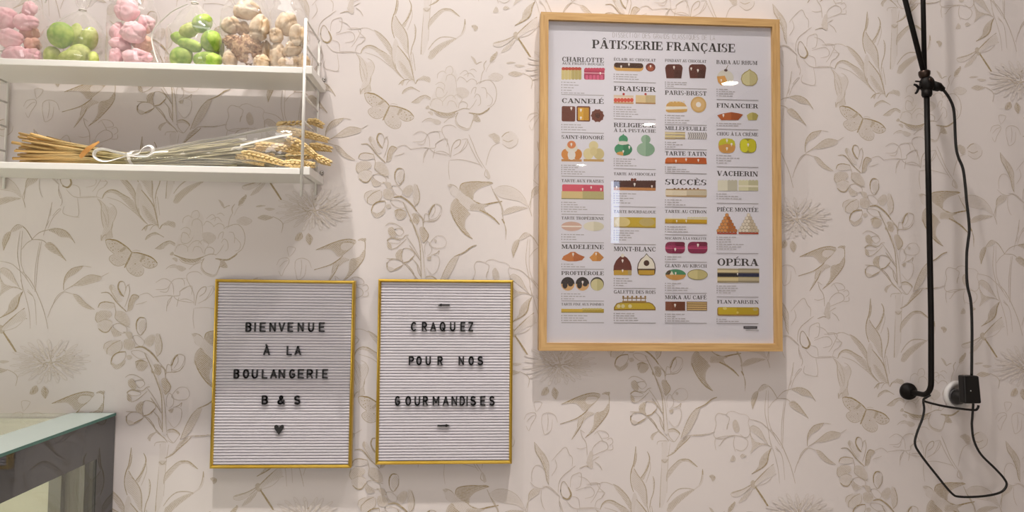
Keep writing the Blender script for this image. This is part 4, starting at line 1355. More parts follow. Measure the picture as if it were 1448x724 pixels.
E dcc860 1672 -2795 25 25 0 360
L 1213 -2939 -2984 2
H 1213 2130 -3032
R 2e2c34 1801 -3140 2103 -3085
R 8c8a90 1826 -3119 2075 -3103
R a5a0a2 1848 -3182 2137 -3167'''
def poster():
    cx, cz, ww, hh, rot = .41263, 1.73183, .52532, .72354, .00337
    root = thing('framed_poster', 'large oak framed poster of French pastries hanging on the papered wall', 'poster', (cx, 0, cz))
    root.rotation_euler = (0, -rot, 0)
    oak = bpy.data.materials.new('oak_veneer'); oak.use_nodes = True; nt = oak.node_tree; bs = nt.nodes['Principled BSDF']
    tc = nt.nodes.new('ShaderNodeTexCoord'); mp = nt.nodes.new('ShaderNodeMapping'); at = nt.nodes.new('ShaderNodeAttribute'); at.attribute_name = 'grain'
    wv = nt.nodes.new('ShaderNodeTexNoise'); wv.inputs['Scale'].default_value = 1; wv.inputs['Detail'].default_value = 5
    cr = nt.nodes.new('ShaderNodeValToRGB'); cr.color_ramp.elements[0].position = .35; cr.color_ramp.elements[1].position = .7
    cr.color_ramp.elements[0].color = srgb('bd9560'); cr.color_ramp.elements[1].color = srgb('d3ae78')
    mixv = nt.nodes.new('ShaderNodeMix'); mixv.data_type = 'VECTOR'
    m1 = nt.nodes.new('ShaderNodeVectorMath'); m1.operation = 'MULTIPLY'; m1.inputs[1].default_value = (14, 250, 250)
    m2 = nt.nodes.new('ShaderNodeVectorMath'); m2.operation = 'MULTIPLY'; m2.inputs[1].default_value = (250, 250, 14)
    L = nt.links.new
    L(tc.outputs['Object'], m1.inputs[0]); L(tc.outputs['Object'], m2.inputs[0]); L(at.outputs['Fac'], mixv.inputs[0]); L(m1.outputs[0], mixv.inputs[4]); L(m2.outputs[0], mixv.inputs[5])
    L(mixv.outputs[1], wv.inputs['Vector']); L(wv.outputs['Fac'], cr.inputs[0]); L(cr.outputs[0], bs.inputs['Base Color']); bs.inputs['Roughness'].default_value = .5
    bw, d0, d1 = .0165, -.030, -.002
    # mitred frame: four mouldings in one mesh, grain runs along each
    b = MB(); a, c = ww/2, hh/2
    for (p, q, r, s, g) in (((-a, c), (a, c), (a-bw, c-bw), (-a+bw, c-bw), 0), ((a, -c), (-a, -c), (-a+bw, -c+bw), (a-bw, -c+bw), 0),
                            ((-a, -c), (-a, c), (-a+bw, c-bw), (-a+bw, -c+bw), 1), ((a, c), (a, -c), (a-bw, -c+bw), (a-bw, c-bw), 1)):
        vs = [(x, d0, z) for x, z in (p, q, r, s)]+[(x, d1, z) for x, z in (p, q, r, s)]
        b.add(vs, [(0, 1, 2, 3), (0, 4, 5, 1), (1, 5, 6, 2), (2, 6, 7, 3), (3, 7, 4, 0), (7, 6, 5, 4)], 0, [float(g)]*8)
    def local(b_, name, mats, **k):
        o = b_.build(name, mats, **k); o.parent = root; return o
    local(b, 'frame', oak, attr='grain')
    b = MB(); b.box(-a+.004, a-.004, -.006, -.003, -c+.004, c-.004); local(b, 'backing_board', mat('hardboard', '6b5240', .8))
    b = MB(); b.box(-a+bw*.8, a-bw*.8, -.0238, -.0222, -c+bw*.8, c-bw*.8); local(b, 'glass_pane', clear_mat('picture_glass', 'ffffff', .6, .015, 0, .05))
    # the print: paper and ink in one mesh
    mats = {}; ml = []
    def mi(c_):
        if c_ not in mats: mats[c_] = len(ml); ml.append(mat('ink_'+c_, c_, .55, spec=.3))
        return mats[c_]
    b = MB(); y0 = -.0212; lay = [0]
    mi('e4e2ec')
    b.box(-a+bw*.7, a-bw*.7, y0, y0+.012, -c+bw*.7, c-bw*.7)
    def flat(P, c_, flatten=False):
        if not flatten: lay[0] += 1
        y = y0-.00003-lay[0]*1.5e-6
        b.add([(x, y, z) for x, z in P], [tuple(range(len(P)))], mi(c_))
    def arc(x, y, rx, ry, a0=0, a1=360, n=20): return [(x+rx*math.cos(R(a0+(a1-a0)*i/n)), y-ry*math.sin(R(a0+(a1-a0)*i/n))) for i in range(n+(a1-a0 < 360))]
    rnd = random.Random(4); U = 1e-4; px = .00155
    for ln in POSTER.strip().split('\n'):
        k, rest = ln.split(' ', 1)
        if k[0] == 'T':
            u0, u1, vb, cap, s = rest.split(' ', 4); u0, u1, vb, cap = (int(x)*U for x in (u0, u1, vb, cap))
            if k == 'Tl':
                n = len(s); st = (u1-u0)/n
                for i, ch in enumerate(s):
                    gw = .2 if ch == 'I' else .72
                    for pl in SANS[ch]:
                        v, f = strip([(u0+st*(i+(1-gw)/2+x*gw), vb+y*cap) for x, y in pl], lambda t: .00075)
                        b.add([(x, y0-.00003, z) for x, z in v], f, mi('a8a2a2'))
                continue
            if k == 'Tb': s = s.replace('A', 'Â', 1)
            gs = [slab_glyph(ch) for ch in s]; tot = sum(g[0] for g in gs)-.04; sx = (u1-u0)/tot; x = u0-.02*sx
            c_ = '2e2a2a' if k == 'Tb' else ('3e3a3a' if k == 'Ts' else '4c4746')
            for gw, qs in gs:
                for q in qs: flat([(x+p*sx, vb+y*cap) for p, y in q], c_, True)
                x += gw*sx
            continue
        r = rest.split(' ')
        if k == 'P': flat([tuple(int(v)*U for v in q.split(',')) for q in r[1:]], r[0])
        elif k == 'R': x0, z0, x1, z1 = (int(v)*U for v in r[1:]); flat([(x0, z0), (x1, z0), (x1, z1), (x0, z1)], r[0])
        elif k == 'Q':
            x0, z0, x1, z1, q = (int(v)*U for v in r[1:]); P = []; q = min(q, (x1-x0)*.49, (z1-z0)*.49)
            for ex, ez, a0 in ((x1-q, z0+q, 0), (x0+q, z0+q, 90), (x0+q, z1-q, 180), (x1-q, z1-q, 270)): P += arc(ex, ez, q, q, a0, a0+90, 3)
            flat(P, r[0])
        elif k == 'E': flat(arc(*(int(v)*U for v in r[1:5]), int(r[5]), int(r[6])), r[0])
        elif k == 'M':
            x, z, q = (int(v)*U for v in r); flat(arc(x, z, q, q, 0, 360, 10), 'f0e8e2'); flat([(x-q*.8, z-q*.5), (x, z-q*2.6), (x+q*.8, z-q*.5)], 'f0e8e2')
        elif k == 'H': x0, x1, z = (int(v)*U for v in r); flat([(x0, z-.0007), (x1, z-.0007), (x1, z+.0007), (x0, z+.0007)], 'a29d9e')
        elif k == 'L':
            x, z0, z1 = (int(v)*U for v in r[:3]); n = int(r[3])
            for i in range(n):
                z = z0+(z1-z0)*i/max(1, n-1)
                def dash(p, wd, c_, h=.0008): flat([(p, z-h), (p+wd, z-h), (p+wd, z+h), (p, z+h)], c_, True)
                dash(x, 1.1*px, '8c8788', .0011); e = x+3*px+rnd.uniform(10, 30)*px; p = x+3*px
                while p < e: wd = rnd.uniform(2.5, 7)*px; dash(p, wd, 'b0abac'); p += wd+1.1*px
    local(b, 'print', ml)
poster()

# ------------------------------------------------------------------ two letter boards and their letters
gold = mat('brushed_gold', 'ecca62', .34, 1, color2='e2bc50', noise_amt=.1, noise_scale=8)
felt = mat('white_grooved_board', 'dad6de', .6)
black_pl = mat('black_plastic', '141214', .45)
def board(cx, cz, ww, hh, rot, label):
    root = thing('letter_board', label, 'letter board', (cx, 0, cz), 'gold framed letter boards'); root.rotation_euler = (0, -rot, 0)
    def local(b_, name, m, **k): o = b_.build(name, m, **k); o.parent = root; return o
    a, c = ww/2, hh/2
    prof = [(0, -.003), (0, -.0195), (.0008, -.021), (.0030, -.0218), (.0048, -.021), (.0065, -.0175), (.0065, -.003)]   # inset, y
    b = MB(); n = len(prof); vs = []
    for sx, sz in ((-1, -1), (1, -1), (1, 1), (-1, 1)): vs += [(sx*(a-i), y, sz*(c-i)) for i, y in prof]
    fs = [(k*n+i, ((k+1) % 4)*n+i, ((k+1) % 4)*n+i+1, k*n+i+1) for k in range(4) for i in range(n-1)]+[(k*n+n-1, ((k+1) % 4)*n+n-1, ((k+1) % 4)*n, k*n) for k in range(4)]
    b.add(vs, fs); local(b, 'frame', gold)
    b = MB(); N = 62; h0, h1 = -c+.006, c-.006; p = (h1-h0)/N; pr = []
    for i in range(N):
        z = h0+i*p; pr += [(z, -.0135), (z+.0011, -.0135), (z+.0014, -.0170), (z+.0024, -.0178), (z+p-.0010, -.0178), (z+p-.0001, -.0170)]
    pr += [(h1, -.0135), (h1, -.004), (h0, -.004)]
    m = len(pr); vs = [(-a+.006, y, z) for z, y in pr]+[(a-.006, y, z) for z, y in pr]
    b.add(vs, [(i, (i+1) % m, m+(i+1) % m, m+i) for i in range(m)]); local(b, 'grooved_panel', felt)
    return root
B1 = (-.37729, 1.31848, .28516, .38638, -.00033); B2 = (-.04444, 1.32430, .28320, .38406, .00308)
board(*B1, 'gold framed white letter board greeting BIENVENUE, left of the two boards')
board(*B2, 'gold framed white letter board with two arrows, right of the two boards')
ORD = ['first', 'second', 'third', 'fourth', 'fifth', 'sixth', 'seventh', 'eighth', 'ninth', 'tenth', 'eleventh', 'twelfth']
def glyph_mesh(ch, wd, hh):
    """extruded strokes, origin at the bottom centre, standing out towards -y"""
    b = MB(); st = .0030; y0, y1 = 0, -.0030
    def prism(P):
        n = len(P); b.add([(x, y1, z) for x, z in P]+[(x, y0, z) for x, z in P], [tuple(range(n)), tuple(range(2*n-1, n-1, -1))]+[(i, n+i, n+(i+1) % n, (i+1) % n) for i in range(n)])
    if ch == 'heart':
        P = [(.5*x*wd, z*hh) for x, z in [(0, 0), (-.55, .36), (-.95, .66), (-1, .84), (-.86, .97), (-.6, 1), (-.3, .93), (0, .74), (.3, .93), (.6, 1), (.86, .97), (1, .84), (.95, .66), (.55, .36)]]; prism(P)
    elif ch.endswith('arrow'):
        s = -1 if ch[0] == 'l' else 1; m = hh/2
        prism([(-s*wd/2, m-.0013), (s*wd*.25, m-.0013), (s*wd*.25, m+.0013), (-s*wd/2, m+.0013)]); prism([(s*wd*.18, m-.0031), (s*wd/2, m), (s*wd*.18, m+.0031)])
    else:
        iw, ih = max(wd-st, .0001), hh-st
        for pl in SANS[ch]:
            pts = [((x-.5)*iw if ch != 'I' else 0, st/2+y*ih) for x, y in pl]
            if pts[0] == pts[-1]: segs = pts
            P = np.array(pts); L = len(P); closed = np.allclose(P[0], P[-1])
            for i in range(L-1):
                d = P[i+1]-P[i]; l = np.linalg.norm(d)
                if l < 1e-7: continue
                d /= l; nn = np.array([-d[1], d[0]])*st/2
                e0 = d*st*.38 if (i == 0 and not closed) else d*st*.22; e1 = d*st*.38 if (i == L-2 and not closed) else d*st*.22
                prism([tuple(P[i]-e0-nn), tuple(P[i+1]+e1-nn), tuple(P[i+1]+e1+nn), tuple(P[i]-e0+nn)])
    return b
def put_letters(Bd, word, side, rows):
    cx, cz, _, _, rot = Bd; group = 'black letters on the %s letter board' % side; seen = {}; tot = {}
    for ch, *_r in rows: tot[ch] = tot.get(ch, 0)+1
    ct, s_ = math.cos(rot), math.sin(rot)
    for i, (ch, u, wd, v, hh) in enumerate(rows):
        u, wd, v, hh = u/1000, wd/1000, v/1000, hh/1000
        o = glyph_mesh(ch, wd, hh).build({'heart': 'heart_symbol'}.get(ch, 'arrow_symbol' if ch.endswith('arrow') else 'board_letter'), black_pl)
        o.location = (cx+u*ct-v*s_, -.0179, cz+u*s_+v*ct); o.rotation_euler = (0, -rot, 0)
        seen[ch] = seen.get(ch, 0)+1
        if ch == 'heart': lab = 'black plastic heart under the line B & S on the left letter board'
        elif ch == 'larrow': lab = 'thin black arrow pointing left above the word CRAQUEZ'
        elif ch == 'rarrow': lab = 'thin black arrow pointing right below the word GOURMANDISES'
        else:
            nth = '' if tot[ch] == 1 else (ORD[seen[ch]-1]+' ')
            lab = 'black plastic %s%s in %s on the %s letter board' % (nth, 'letter '+ch if ch != '&' else 'ampersand sign', word, side)
        tag(o, lab, 'letter' if len(ch) == 1 else 'symbol', group)
put_letters(B1, 'the word BIENVENUE', 'left', [('B',-72.7,12.1,85.2,19.6),('I',-59.5,3.5,85.3,19.6),('E',-44.0,12.4,85.4,19.6),('N',-24.0,12.9,85.5,19.6),('V',-5.4,13.5,85.7,19.7),('E',12.3,11.8,85.8,19.7),('N',33.2,12.4,86.0,19.7),('U',54.3,12.2,86.1,19.7),('E',76.3,12.3,86.3,19.7)])
put_letters(B1, 'the line À LA', 'left', [('À',-34.7,13.6,37.5,19.3),('L',11.3,10.9,37.8,19.3),('A',28.6,13.5,37.9,19.3)])
put_letters(B1, 'the word BOULANGERIE', 'left', [('B',-94.3,11.4,-10.6,19.2),('O',-75.2,12.4,-10.5,19.2),('U',-57.4,12.4,-10.5,19.2),('L',-37.5,11.4,-10.4,19.2),('A',-19.5,13.3,-10.3,19.2),('N',-2.8,13.3,-10.3,19.2),('G',18.1,12.4,-10.2,19.3),('E',36.0,12.9,-10.1,19.3),('R',54.2,12.9,-10.1,19.3),('I',67.9,3.6,-10.0,19.3),('E',85.3,12.0,-9.9,19.3)])
put_letters(B1, 'the line B & S', 'left', [('B',-35.8,12.3,-63.6,18.7),('&',-2.6,14.7,-63.6,18.7),('S',29.7,12.8,-63.5,18.7)])
put_letters(B1, '', 'left', [('heart',-5.6,19.0,-124.8,19.8)])
put_letters(B2, '', 'right', [('larrow',-4.6,24.9,135.0,7.2)])
put_letters(B2, 'the word CRAQUEZ', 'right', [('C',-66.5,12.1,83.4,19.3),('R',-44.3,11.0,83.5,19.3),('A',-26.0,12.6,83.6,19.3),('Q',-6.5,12.4,83.7,19.4),('U',14.6,11.5,83.8,19.4),('E',36.1,10.8,83.9,19.4),('Z',52.6,10.8,83.9,19.4)])
put_letters(B2, 'the line POUR NOS', 'right', [('P',-70.5,11.0,12.7,18.8),('O',-54.7,11.4,12.7,18.8),('U',-35.5,11.0,12.7,18.8),('R',-10.8,11.0,12.7,18.8),('N',33.5,11.5,12.8,18.9),('O',54.2,11.5,12.8,18.9),('S',73.3,12.2,12.9,18.9)])
put_letters(B2, 'the word GOURMANDISES', 'right', [('G',-98.0,11.2,-71.1,20.0),('O',-75.8,11.9,-71.1,20.0),('U',-57.0,11.6,-71.2,20.0),('R',-40.3,10.9,-71.2,20.0),('M',-18.3,13.8,-71.2,20.0),('A',2.2,13.1,-71.3,20.1),('N',20.0,12.0,-71.3,20.1),('D',36.5,11.3,-71.3,20.1),('I',46.6,2.8,-71.4,20.1),('S',59.2,12.2,-71.4,20.1),('E',79.6,11.3,-71.4,20.1),('S',98.6,11.6,-71.5,20.1)])
put_letters(B2, '', 'right', [('rarrow',-1.9,25.3,-115.9,7.3)])

# ------------------------------------------------------------------ white wall shelf: two wire ladders, two tray shelves
white_met = mat('white_lacquered_metal', 'eceae6', .35)
chrome = mat('chrome', 'c8c8c8', .15, 1)
SX0, SX1 = -.955, -.323
def shelf():
    root = thing('wall_shelf', 'white wall shelf of two metal trays between wire ladders, at the upper left', 'shelf', (-.64, 0, 1.9))
    for side, x in ((0, SX0), (1, SX1)):
        b = MB(); r = .0022
        zt, zb = 2.0215, 1.672
        b.tube([(x, -.006, zt), (x, -.006, zb+.02)], .0026, 8)
        b.tube([(x, -.132, zt), (x, -.132, zb)], .0030, 10)
        for k in range(7):
            z = zt-.0503*k; b.tube([(x, -.132, z), (x, -.004, z)], r, 8)
        b.build('ladder_frame', white_met, root, smooth=True)
    for z, nm in ((1.912, 'shelf_tray'), (1.7145, 'shelf_tray')):
        b = MB(); x0, x1, t = SX0-.012, SX1+.012, .0125
        b.box(SX0+.0032, SX1-.0032, -.136, -.0095, z, z+t)
        b.build(nm, white_met, root, bevel=.0012)
        for xa, xb in ((SX1+.0035, SX1+.0155), (SX0-.0155, SX0-.0035)):
            b = MB(); b.box(xa, xb, -.1365, -.003, z-.0005, z+t+.003); b.build('end_flange', white_met, root, bevel=.001)
    for z in (1.9405, 1.740):
        b = MB(); b.lathe([(.0045, -.0005), (.0045, -.003), (.0032, -.0055), (.0012, -.0066)], 16, 'Y', (SX1+.011, 0, z)); b.build('screw_head', chrome, root, smooth=True)
shelf()

# ------------------------------------------------------------------ cellophane bags of confections on the upper tray
PIECES = {'pinkleft': ('pink',
              [(-0.9156, -0.085, 2.0194, 0.0231, 0.0231, 0, 'big smooth pink lump at the upper left of the leftmost bag'),
               (-0.8739, -0.08, 2.0414, 0.013, 0.0159, 20, 'small pink lump topmost in the leftmost bag'),
               (-0.8673, -0.1, 2.007, 0.0229, 0.0157, 0, 'round pale pink lump right of the big smooth one'),
               (-0.8689, -0.085, 1.9927, 0.0188, 0.0144, -10, 'orange tinged pink lump halfway up the leftmost bag, right side'),
               (-0.8915, -0.11, 1.9718, 0.0241, 0.0185, 5, 'oblong pink lump with a dimple, left side of the leftmost bag'),
               (-0.8566, -0.095, 1.9656, 0.0172, 0.0143, 10, 'peach pink flat lump near the lower right of the leftmost bag'),
               (-0.8777, -0.115, 1.9359, 0.0255, 0.017, 0, 'wide creased pink lump lowest at the left in the leftmost bag'),
               (-0.8527, -0.1, 1.9405, 0.0186, 0.0157, 15, 'small pink lump lowest at the right in the leftmost bag')]),
 'greenleft': ('green',
               [(-0.7969, -0.11, 1.9819, 0.0241, 0.0255, 0, 'round bright green shell with a central seam, largest in its small bag'),
                (-0.7758, -0.095, 1.9852, 0.0129, 0.0258, 8, 'narrow upright green shell in the middle of the small green bag'),
                (-0.7475, -0.1, 1.9787, 0.0157, 0.0243, 10, 'olive green upright shell at the right of the small green bag'),
                (-0.8157, -0.1, 1.9432, 0.0157, 0.0184, 0, 'pale green ball at the lower left of the small green bag'),
                (-0.7736, -0.118, 1.9355, 0.024, 0.0127, -15, 'yellowish green long shell lying lowest in the small green bag'),
                (-0.7652, -0.105, 1.9431, 0.0256, 0.0183, -28, 'slanted green shell lying under the two upright ones'),
                (-0.7329, -0.11, 1.9379, 0.0099, 0.0131, 0, 'tiny lemon yellow ball at the lower right of the small green bag')]),
 'pinkmid': ('pink',
             [(-0.6817, -0.09, 2.0415, 0.023, 0.0245, 0, 'big pink lump topmost in the tall pink bag'),
              (-0.7003, -0.085, 1.9985, 0.0144, 0.0202, 0, 'dusky pink lump at the left edge of the tall pink bag'),
              (-0.66, -0.11, 1.9922, 0.0241, 0.0213, 0, 'folded pink lump with a curled rim, centre of the tall pink bag'),
              (-0.6463, -0.085, 2.0175, 0.0144, 0.0188, -15, 'pointed pink lump at the upper right of the tall pink bag'),
              (-0.6905, -0.095, 1.9711, 0.0201, 0.0143, 0, 'pink lump below the folded one, left side'),
              (-0.6518, -0.085, 1.9773, 0.0188, 0.0188, 0, 'rose pink lump below the folded one, right side'),
              (-0.6547, -0.118, 1.942, 0.0254, 0.0172, 0, 'smooth pink lump with a pointed end, lowest of the tall pink bag'),
              (-0.6953, -0.1, 1.9437, 0.0129, 0.0189, 0, 'small pink lump at the lower left corner of the tall pink bag')]),
 'greenmid': ('green',
              [(-0.5322, -0.1, 2.0173, 0.0214, 0.0172, -40, 'lime green shell topmost in the full green bag'),
               (-0.5583, -0.095, 2.004, 0.0215, 0.0143, -30, 'mid green shell at the upper left of the full green bag'),
               (-0.5762, -0.09, 1.988, 0.0202, 0.013, 20, 'green shell with a stub on top at the left edge'),
               (-0.5501, -0.11, 1.9691, 0.0241, 0.0128, 14, 'dark green slim shell in the middle of the full green bag'),
               (-0.5107, -0.115, 1.9785, 0.0198, 0.0226, 0, 'broad deep green oval shell, frontmost of the full green bag'),
               (-0.5671, -0.11, 1.9448, 0.0227, 0.02, -25, 'green shell at the lower left of the full green bag'),
               (-0.5167, -0.118, 1.9414, 0.0282, 0.0166, 0, 'wide pale green shell lowest in the full green bag'),
               (-0.5, -0.09, 1.9719, 0.0086, 0.0202, 0, 'thin yellow green shell at the right edge of its bag')]),
 'beigemid': ('beige',
              [(-0.4467, -0.095, 2.048, 0.0273, 0.0201, 0, 'large cream lump topmost in the middle beige bag'),
               (-0.4759, -0.1, 2.0149, 0.0186, 0.0186, 20, 'ridged tan lump at the upper left of the middle beige bag'),
               (-0.4572, -0.085, 2.014, 0.0144, 0.0144, 0, 'small cream lump tucked between the ridged and the smooth one'),
               (-0.4191, -0.11, 2.0075, 0.0199, 0.0284, 15, 'smooth egg shaped grey cream lump at the right'),
               (-0.4722, -0.1, 1.9808, 0.0172, 0.0129, 0, 'tan curled lump left of the shaggy one'),
               (-0.4411, -0.115, 1.9639, 0.0269, 0.0255, 0, 'shaggy brown cream cluster with a frilled top'),
               (-0.4099, -0.09, 1.9558, 0.0158, 0.031, 0, 'cream lump at the right edge below the egg shaped one'),
               (-0.4751, -0.105, 1.9429, 0.0142, 0.0181, 0, 'small tan ball at the lower left of the middle beige bag'),
               (-0.4119, -0.11, 1.9395, 0.0156, 0.0147, 0, 'flat cream lump lowest at the right of the middle beige bag')]),
 'beigeright': ('beige',
                [(-0.3683, -0.095, 2.0234, 0.0215, 0.0244, 10, 'big tan lump topmost in the rightmost bag'),
                 (-0.3872, -0.1, 1.9965, 0.0143, 0.0157, 0, 'tan curled lump with a hollow, left side of the rightmost bag'),
                 (-0.3418, -0.11, 1.9931, 0.017, 0.0241, 0, 'disc shaped tan lump with a raised rim beside the white upright'),
                 (-0.3835, -0.095, 1.9546, 0.0186, 0.0298, 0, 'tan lump at the lower left of the rightmost bag'),
                 (-0.3531, -0.112, 1.9678, 0.0198, 0.0156, -40, 'cream strip shaped lump lying diagonally'),
                 (-0.3673, -0.118, 1.9375, 0.0127, 0.0127, 0, 'small cream ball lowest at the left of the rightmost bag'),
                 (-0.3489, -0.11, 1.9405, 0.0099, 0.0157, 0, 'tiny cream ball between two other small balls'),
                 (-0.3322, -0.105, 1.943, 0.0142, 0.0182, 0, 'small cream ball lowest at the right of the rightmost bag')])}
film = clear_mat('cellophane', 'fdfcfb', .8, .07, .08, .09)
tie_m = mat('clear_white_tie', 'e6e2dc', .4)
cm = {'pink': mat('pink_sugar', 'f5d0d6', .65, color2='ebb4bd', noise_amt=.18, noise_scale=55, bump=.35, bump_scale=120),
      'green': mat('green_sugar', '94a82a', .65, color2='d2d88a', noise_amt=.2, noise_scale=70, bump=.2, bump_scale=160),
      'beige': mat('beige_sugar', 'ecdcc4', .65, color2='c2a27a', noise_amt=.16, noise_scale=50, bump=.5, bump_scale=110)}
green2 = mat('deep_green_sugar', '6f9a1e', .65, color2='b4c95c', noise_amt=.2, noise_scale=70, bump=.2, bump_scale=160)
peach = mat('peach_sugar', 'e8bda8', .6, color2='e0a898', noise_amt=.18, noise_scale=55, bump=.35, bump_scale=120)
shag = mat('brown_cream_crust', 'cdaa84', .7, color2='8f6646', noise_amt=.1, noise_scale=140, bump=.8, bump_scale=260)
import bmesh
def lump(kind, x, y, z, rx, rz, rot, seed, label, group):
    bm = bmesh.new(); bmesh.ops.create_icosphere(bm, subdivisions=4, radius=1)
    off = Vector((seed*3.1, seed*1.7, seed*.9)); ry = min(rx, rz, .017)*.95
    hairy = 'shaggy' in label; ca = R((seed*67) % 180)
    cn = Vector((math.cos(ca), .25, math.sin(ca))).normalized()
    for v in bm.verts:
        p = v.co.copy()
        d = noise.noise(p*1.3+off)*(.16 if kind != 'green' else .07)+noise.noise(p*3+off)*(.07 if kind != 'green' else .02)
        if kind == 'pink' or kind == 'beige':
            e = p.dot(cn)-.25+noise.noise(p*2+off)*.25; d -= .24*math.exp(-(e/.07)**2)
            e = p.dot(cn.cross(Vector((.2, 1, .1))).normalized())+.35; d -= .16*math.exp(-(e/.06)**2)
        else:
            e = p.dot(cn); d -= .05*math.exp(-(e/.05)**2)
        if hairy:
            fz = abs(noise.noise(p*9+off))+abs(noise.noise(p*17+off)); d += .34*fz-.12
            d += .1*max(0, p.z)
        if 'raised rim' in label or 'hollow' in label:
            rr = math.hypot(p.x, p.z)
            if p.y < 0: d += .16*math.exp(-((rr-.78)/.14)**2)-.30*math.exp(-(rr/.5)**2)
        if 'pointed' in label and p.x > .75: d += .22*(p.x-.75)/.25
        v.co = p*(1+d)
    a = R(-rot); ca_, sa = math.cos(a), math.sin(a)
    for v in bm.verts:
        p = Vector((v.co.x*rx, v.co.y*ry, v.co.z*rz)); v.co = (p.x*ca_-p.z*sa, p.y, p.x*sa+p.z*ca_)
    y = max(y, -.1245-min(v.co.y for v in bm.verts))
    lo = min(v.co.z for v in bm.verts)
    if z+lo < 1.9249: z = 1.9249-lo
    for f in bm.faces: f.smooth = True
    me = bpy.data.meshes.new('confection'); bm.to_mesh(me); bm.free()
    m = cm[kind]
    if kind == 'green' and seed % 3 != 1 and 'full' in group: m = green2
    if kind == 'green' and ('bright' in label or 'deep' in label or 'dark' in label): m = green2
    if 'peach' in label or 'orange' in label or 'rose' in label: m = peach
    if hairy: m = shag
    me.materials.append(m)
    o = bpy.data.objects.new('confection', me); col.objects.link(o); o.location = (x, y, z)
    tag(o, label, 'confection', group)
GN = {'pinkleft': 'pink confections in the leftmost bag', 'greenleft': 'green confections in the small bag', 'pinkmid': 'pink confections in the tall bag', 'greenmid': 'green confections in the full bag', 'beigemid': 'beige confections in the middle bag', 'beigeright': 'beige confections in the rightmost bag'}
sd = 1
for key, (kind, L) in PIECES.items():
    for (x, y, z, rx, rz, rot, lab) in L:
        lump(kind, x, y, z, rx, rz, rot, sd, lab, GN[key]); sd += 1
def bag(x0, x1, neck, zt, seed, label, lean=0, curl=None):
    cx, yc = (x0+x1)/2, -.088; hw, hd = (x1-x0)/2, .040
    root = thing('cellophane_bag', label, 'bag', (cx, yc, 1.9247), 'clear bags on the upper tray')
    b = MB(); n = 40; z0 = 1.9249; lv = []
    zn = neck[1]
    for i in range(30):
        t = i/22
        if i <= 22:
            z = z0+(zn-z0)*t; s = 1 if t < .52 else (1-((t-.52)/.48)**1.6*.93)
            px = cx+(neck[0]-cx)*max(0, t-.4)/.6; py = yc; aw, ad = hw*s, hd*(s if t > .5 else 1)*(1 if t > .06 else .9)
        else:
            q = (i-22)/7; z = zn+(zt-zn)*q; s = .07+.5*q**.8; px = neck[0]+lean*q; py = yc-.006*q; aw, ad = hw*s, hd*s*.55
        ring = []
        for k in range(n):
            a = 2*math.pi*k/n; c, s_ = math.cos(a), math.sin(a)
            ex = .55 if t < .6 else .9
            x = aw*math.copysign(abs(c)**ex, c); y = ad*math.copysign(abs(s_)**ex, s_)
            w_ = noise.noise(Vector((x*45+seed*5, y*45, z*30)))*.0022+noise.noise(Vector((x*110+seed*5, y*110, z*60)))*.0019
            pl = 1+(.10*math.sin(a*9+seed)*min(1, max(0, (t-.55)*3)))
            if i <= 1: w_ = 0
            ring.append((px+x*pl+w_*c, max(py+y*pl+w_*s_, -.135), z+(0 if i < 24 else .006*math.sin(a*5+seed))))
        lv.append(ring)
    vs = [v for r_ in lv for v in r_]
    fs = [(i*n+k, i*n+(k+1) % n, (i+1)*n+(k+1) % n, (i+1)*n+k) for i in range(29) for k in range(n)]+[tuple(range(n-1, -1, -1))]
    b.add(vs, fs); b.build('film', film, root, smooth=True)
    b = MB(); P = [(neck[0]+.0065*math.cos(a), yc+.0055*math.sin(a), zn) for a in np.linspace(0, 2*math.pi, 17)]
    b.tube(P, .0013, 6); b.build('tie', tie_m, root, smooth=True)
    if curl:
        b = MB(); P = smooth_path(curl, 5); b.ribbon(P, (.0016, .002, 0), .0003); b.build('curling_ribbon', tie_m, root)
bag(-.9336, -.8395, (-.89, 2.10), 2.16, 1, 'clear bag of pink lumps, leftmost on the upper tray')
bag(-.8341, -.7284, (-.7684, 2.040), 2.085, 2, 'low clear bag of a few green shells, knotted just above them', .012, [(-.8155, -.13, 2.035), (-.812, -.131, 2.043), (-.803, -.131, 2.046), (-.794, -.13, 2.042)])
bag(-.7122, -.6243, (-.6708, 2.12), 2.17, 3, 'tall clear bag of pink lumps between the two green bags')
bag(-.5980, -.4990, (-.5524, 2.062), 2.11, 4, 'clear bag filled with green shells, right of the tall pink bag', -.03, [(-.6046, -.125, 1.9288), (-.6119, -.126, 1.9508), (-.6167, -.127, 1.9756), (-.6121, -.126, 1.9953), (-.6033, -.12, 2.0109), (-.585, -.112, 2.035), (-.562, -.10, 2.055)])
bag(-.4960, -.4030, (-.4503, 2.122), 2.17, 5, 'clear bag of cream lumps around a shaggy one')
bag(-.3975, -.3275, (-.3735, 2.125), 2.17, 6, 'clear bag of tan lumps at the right end of the upper tray')

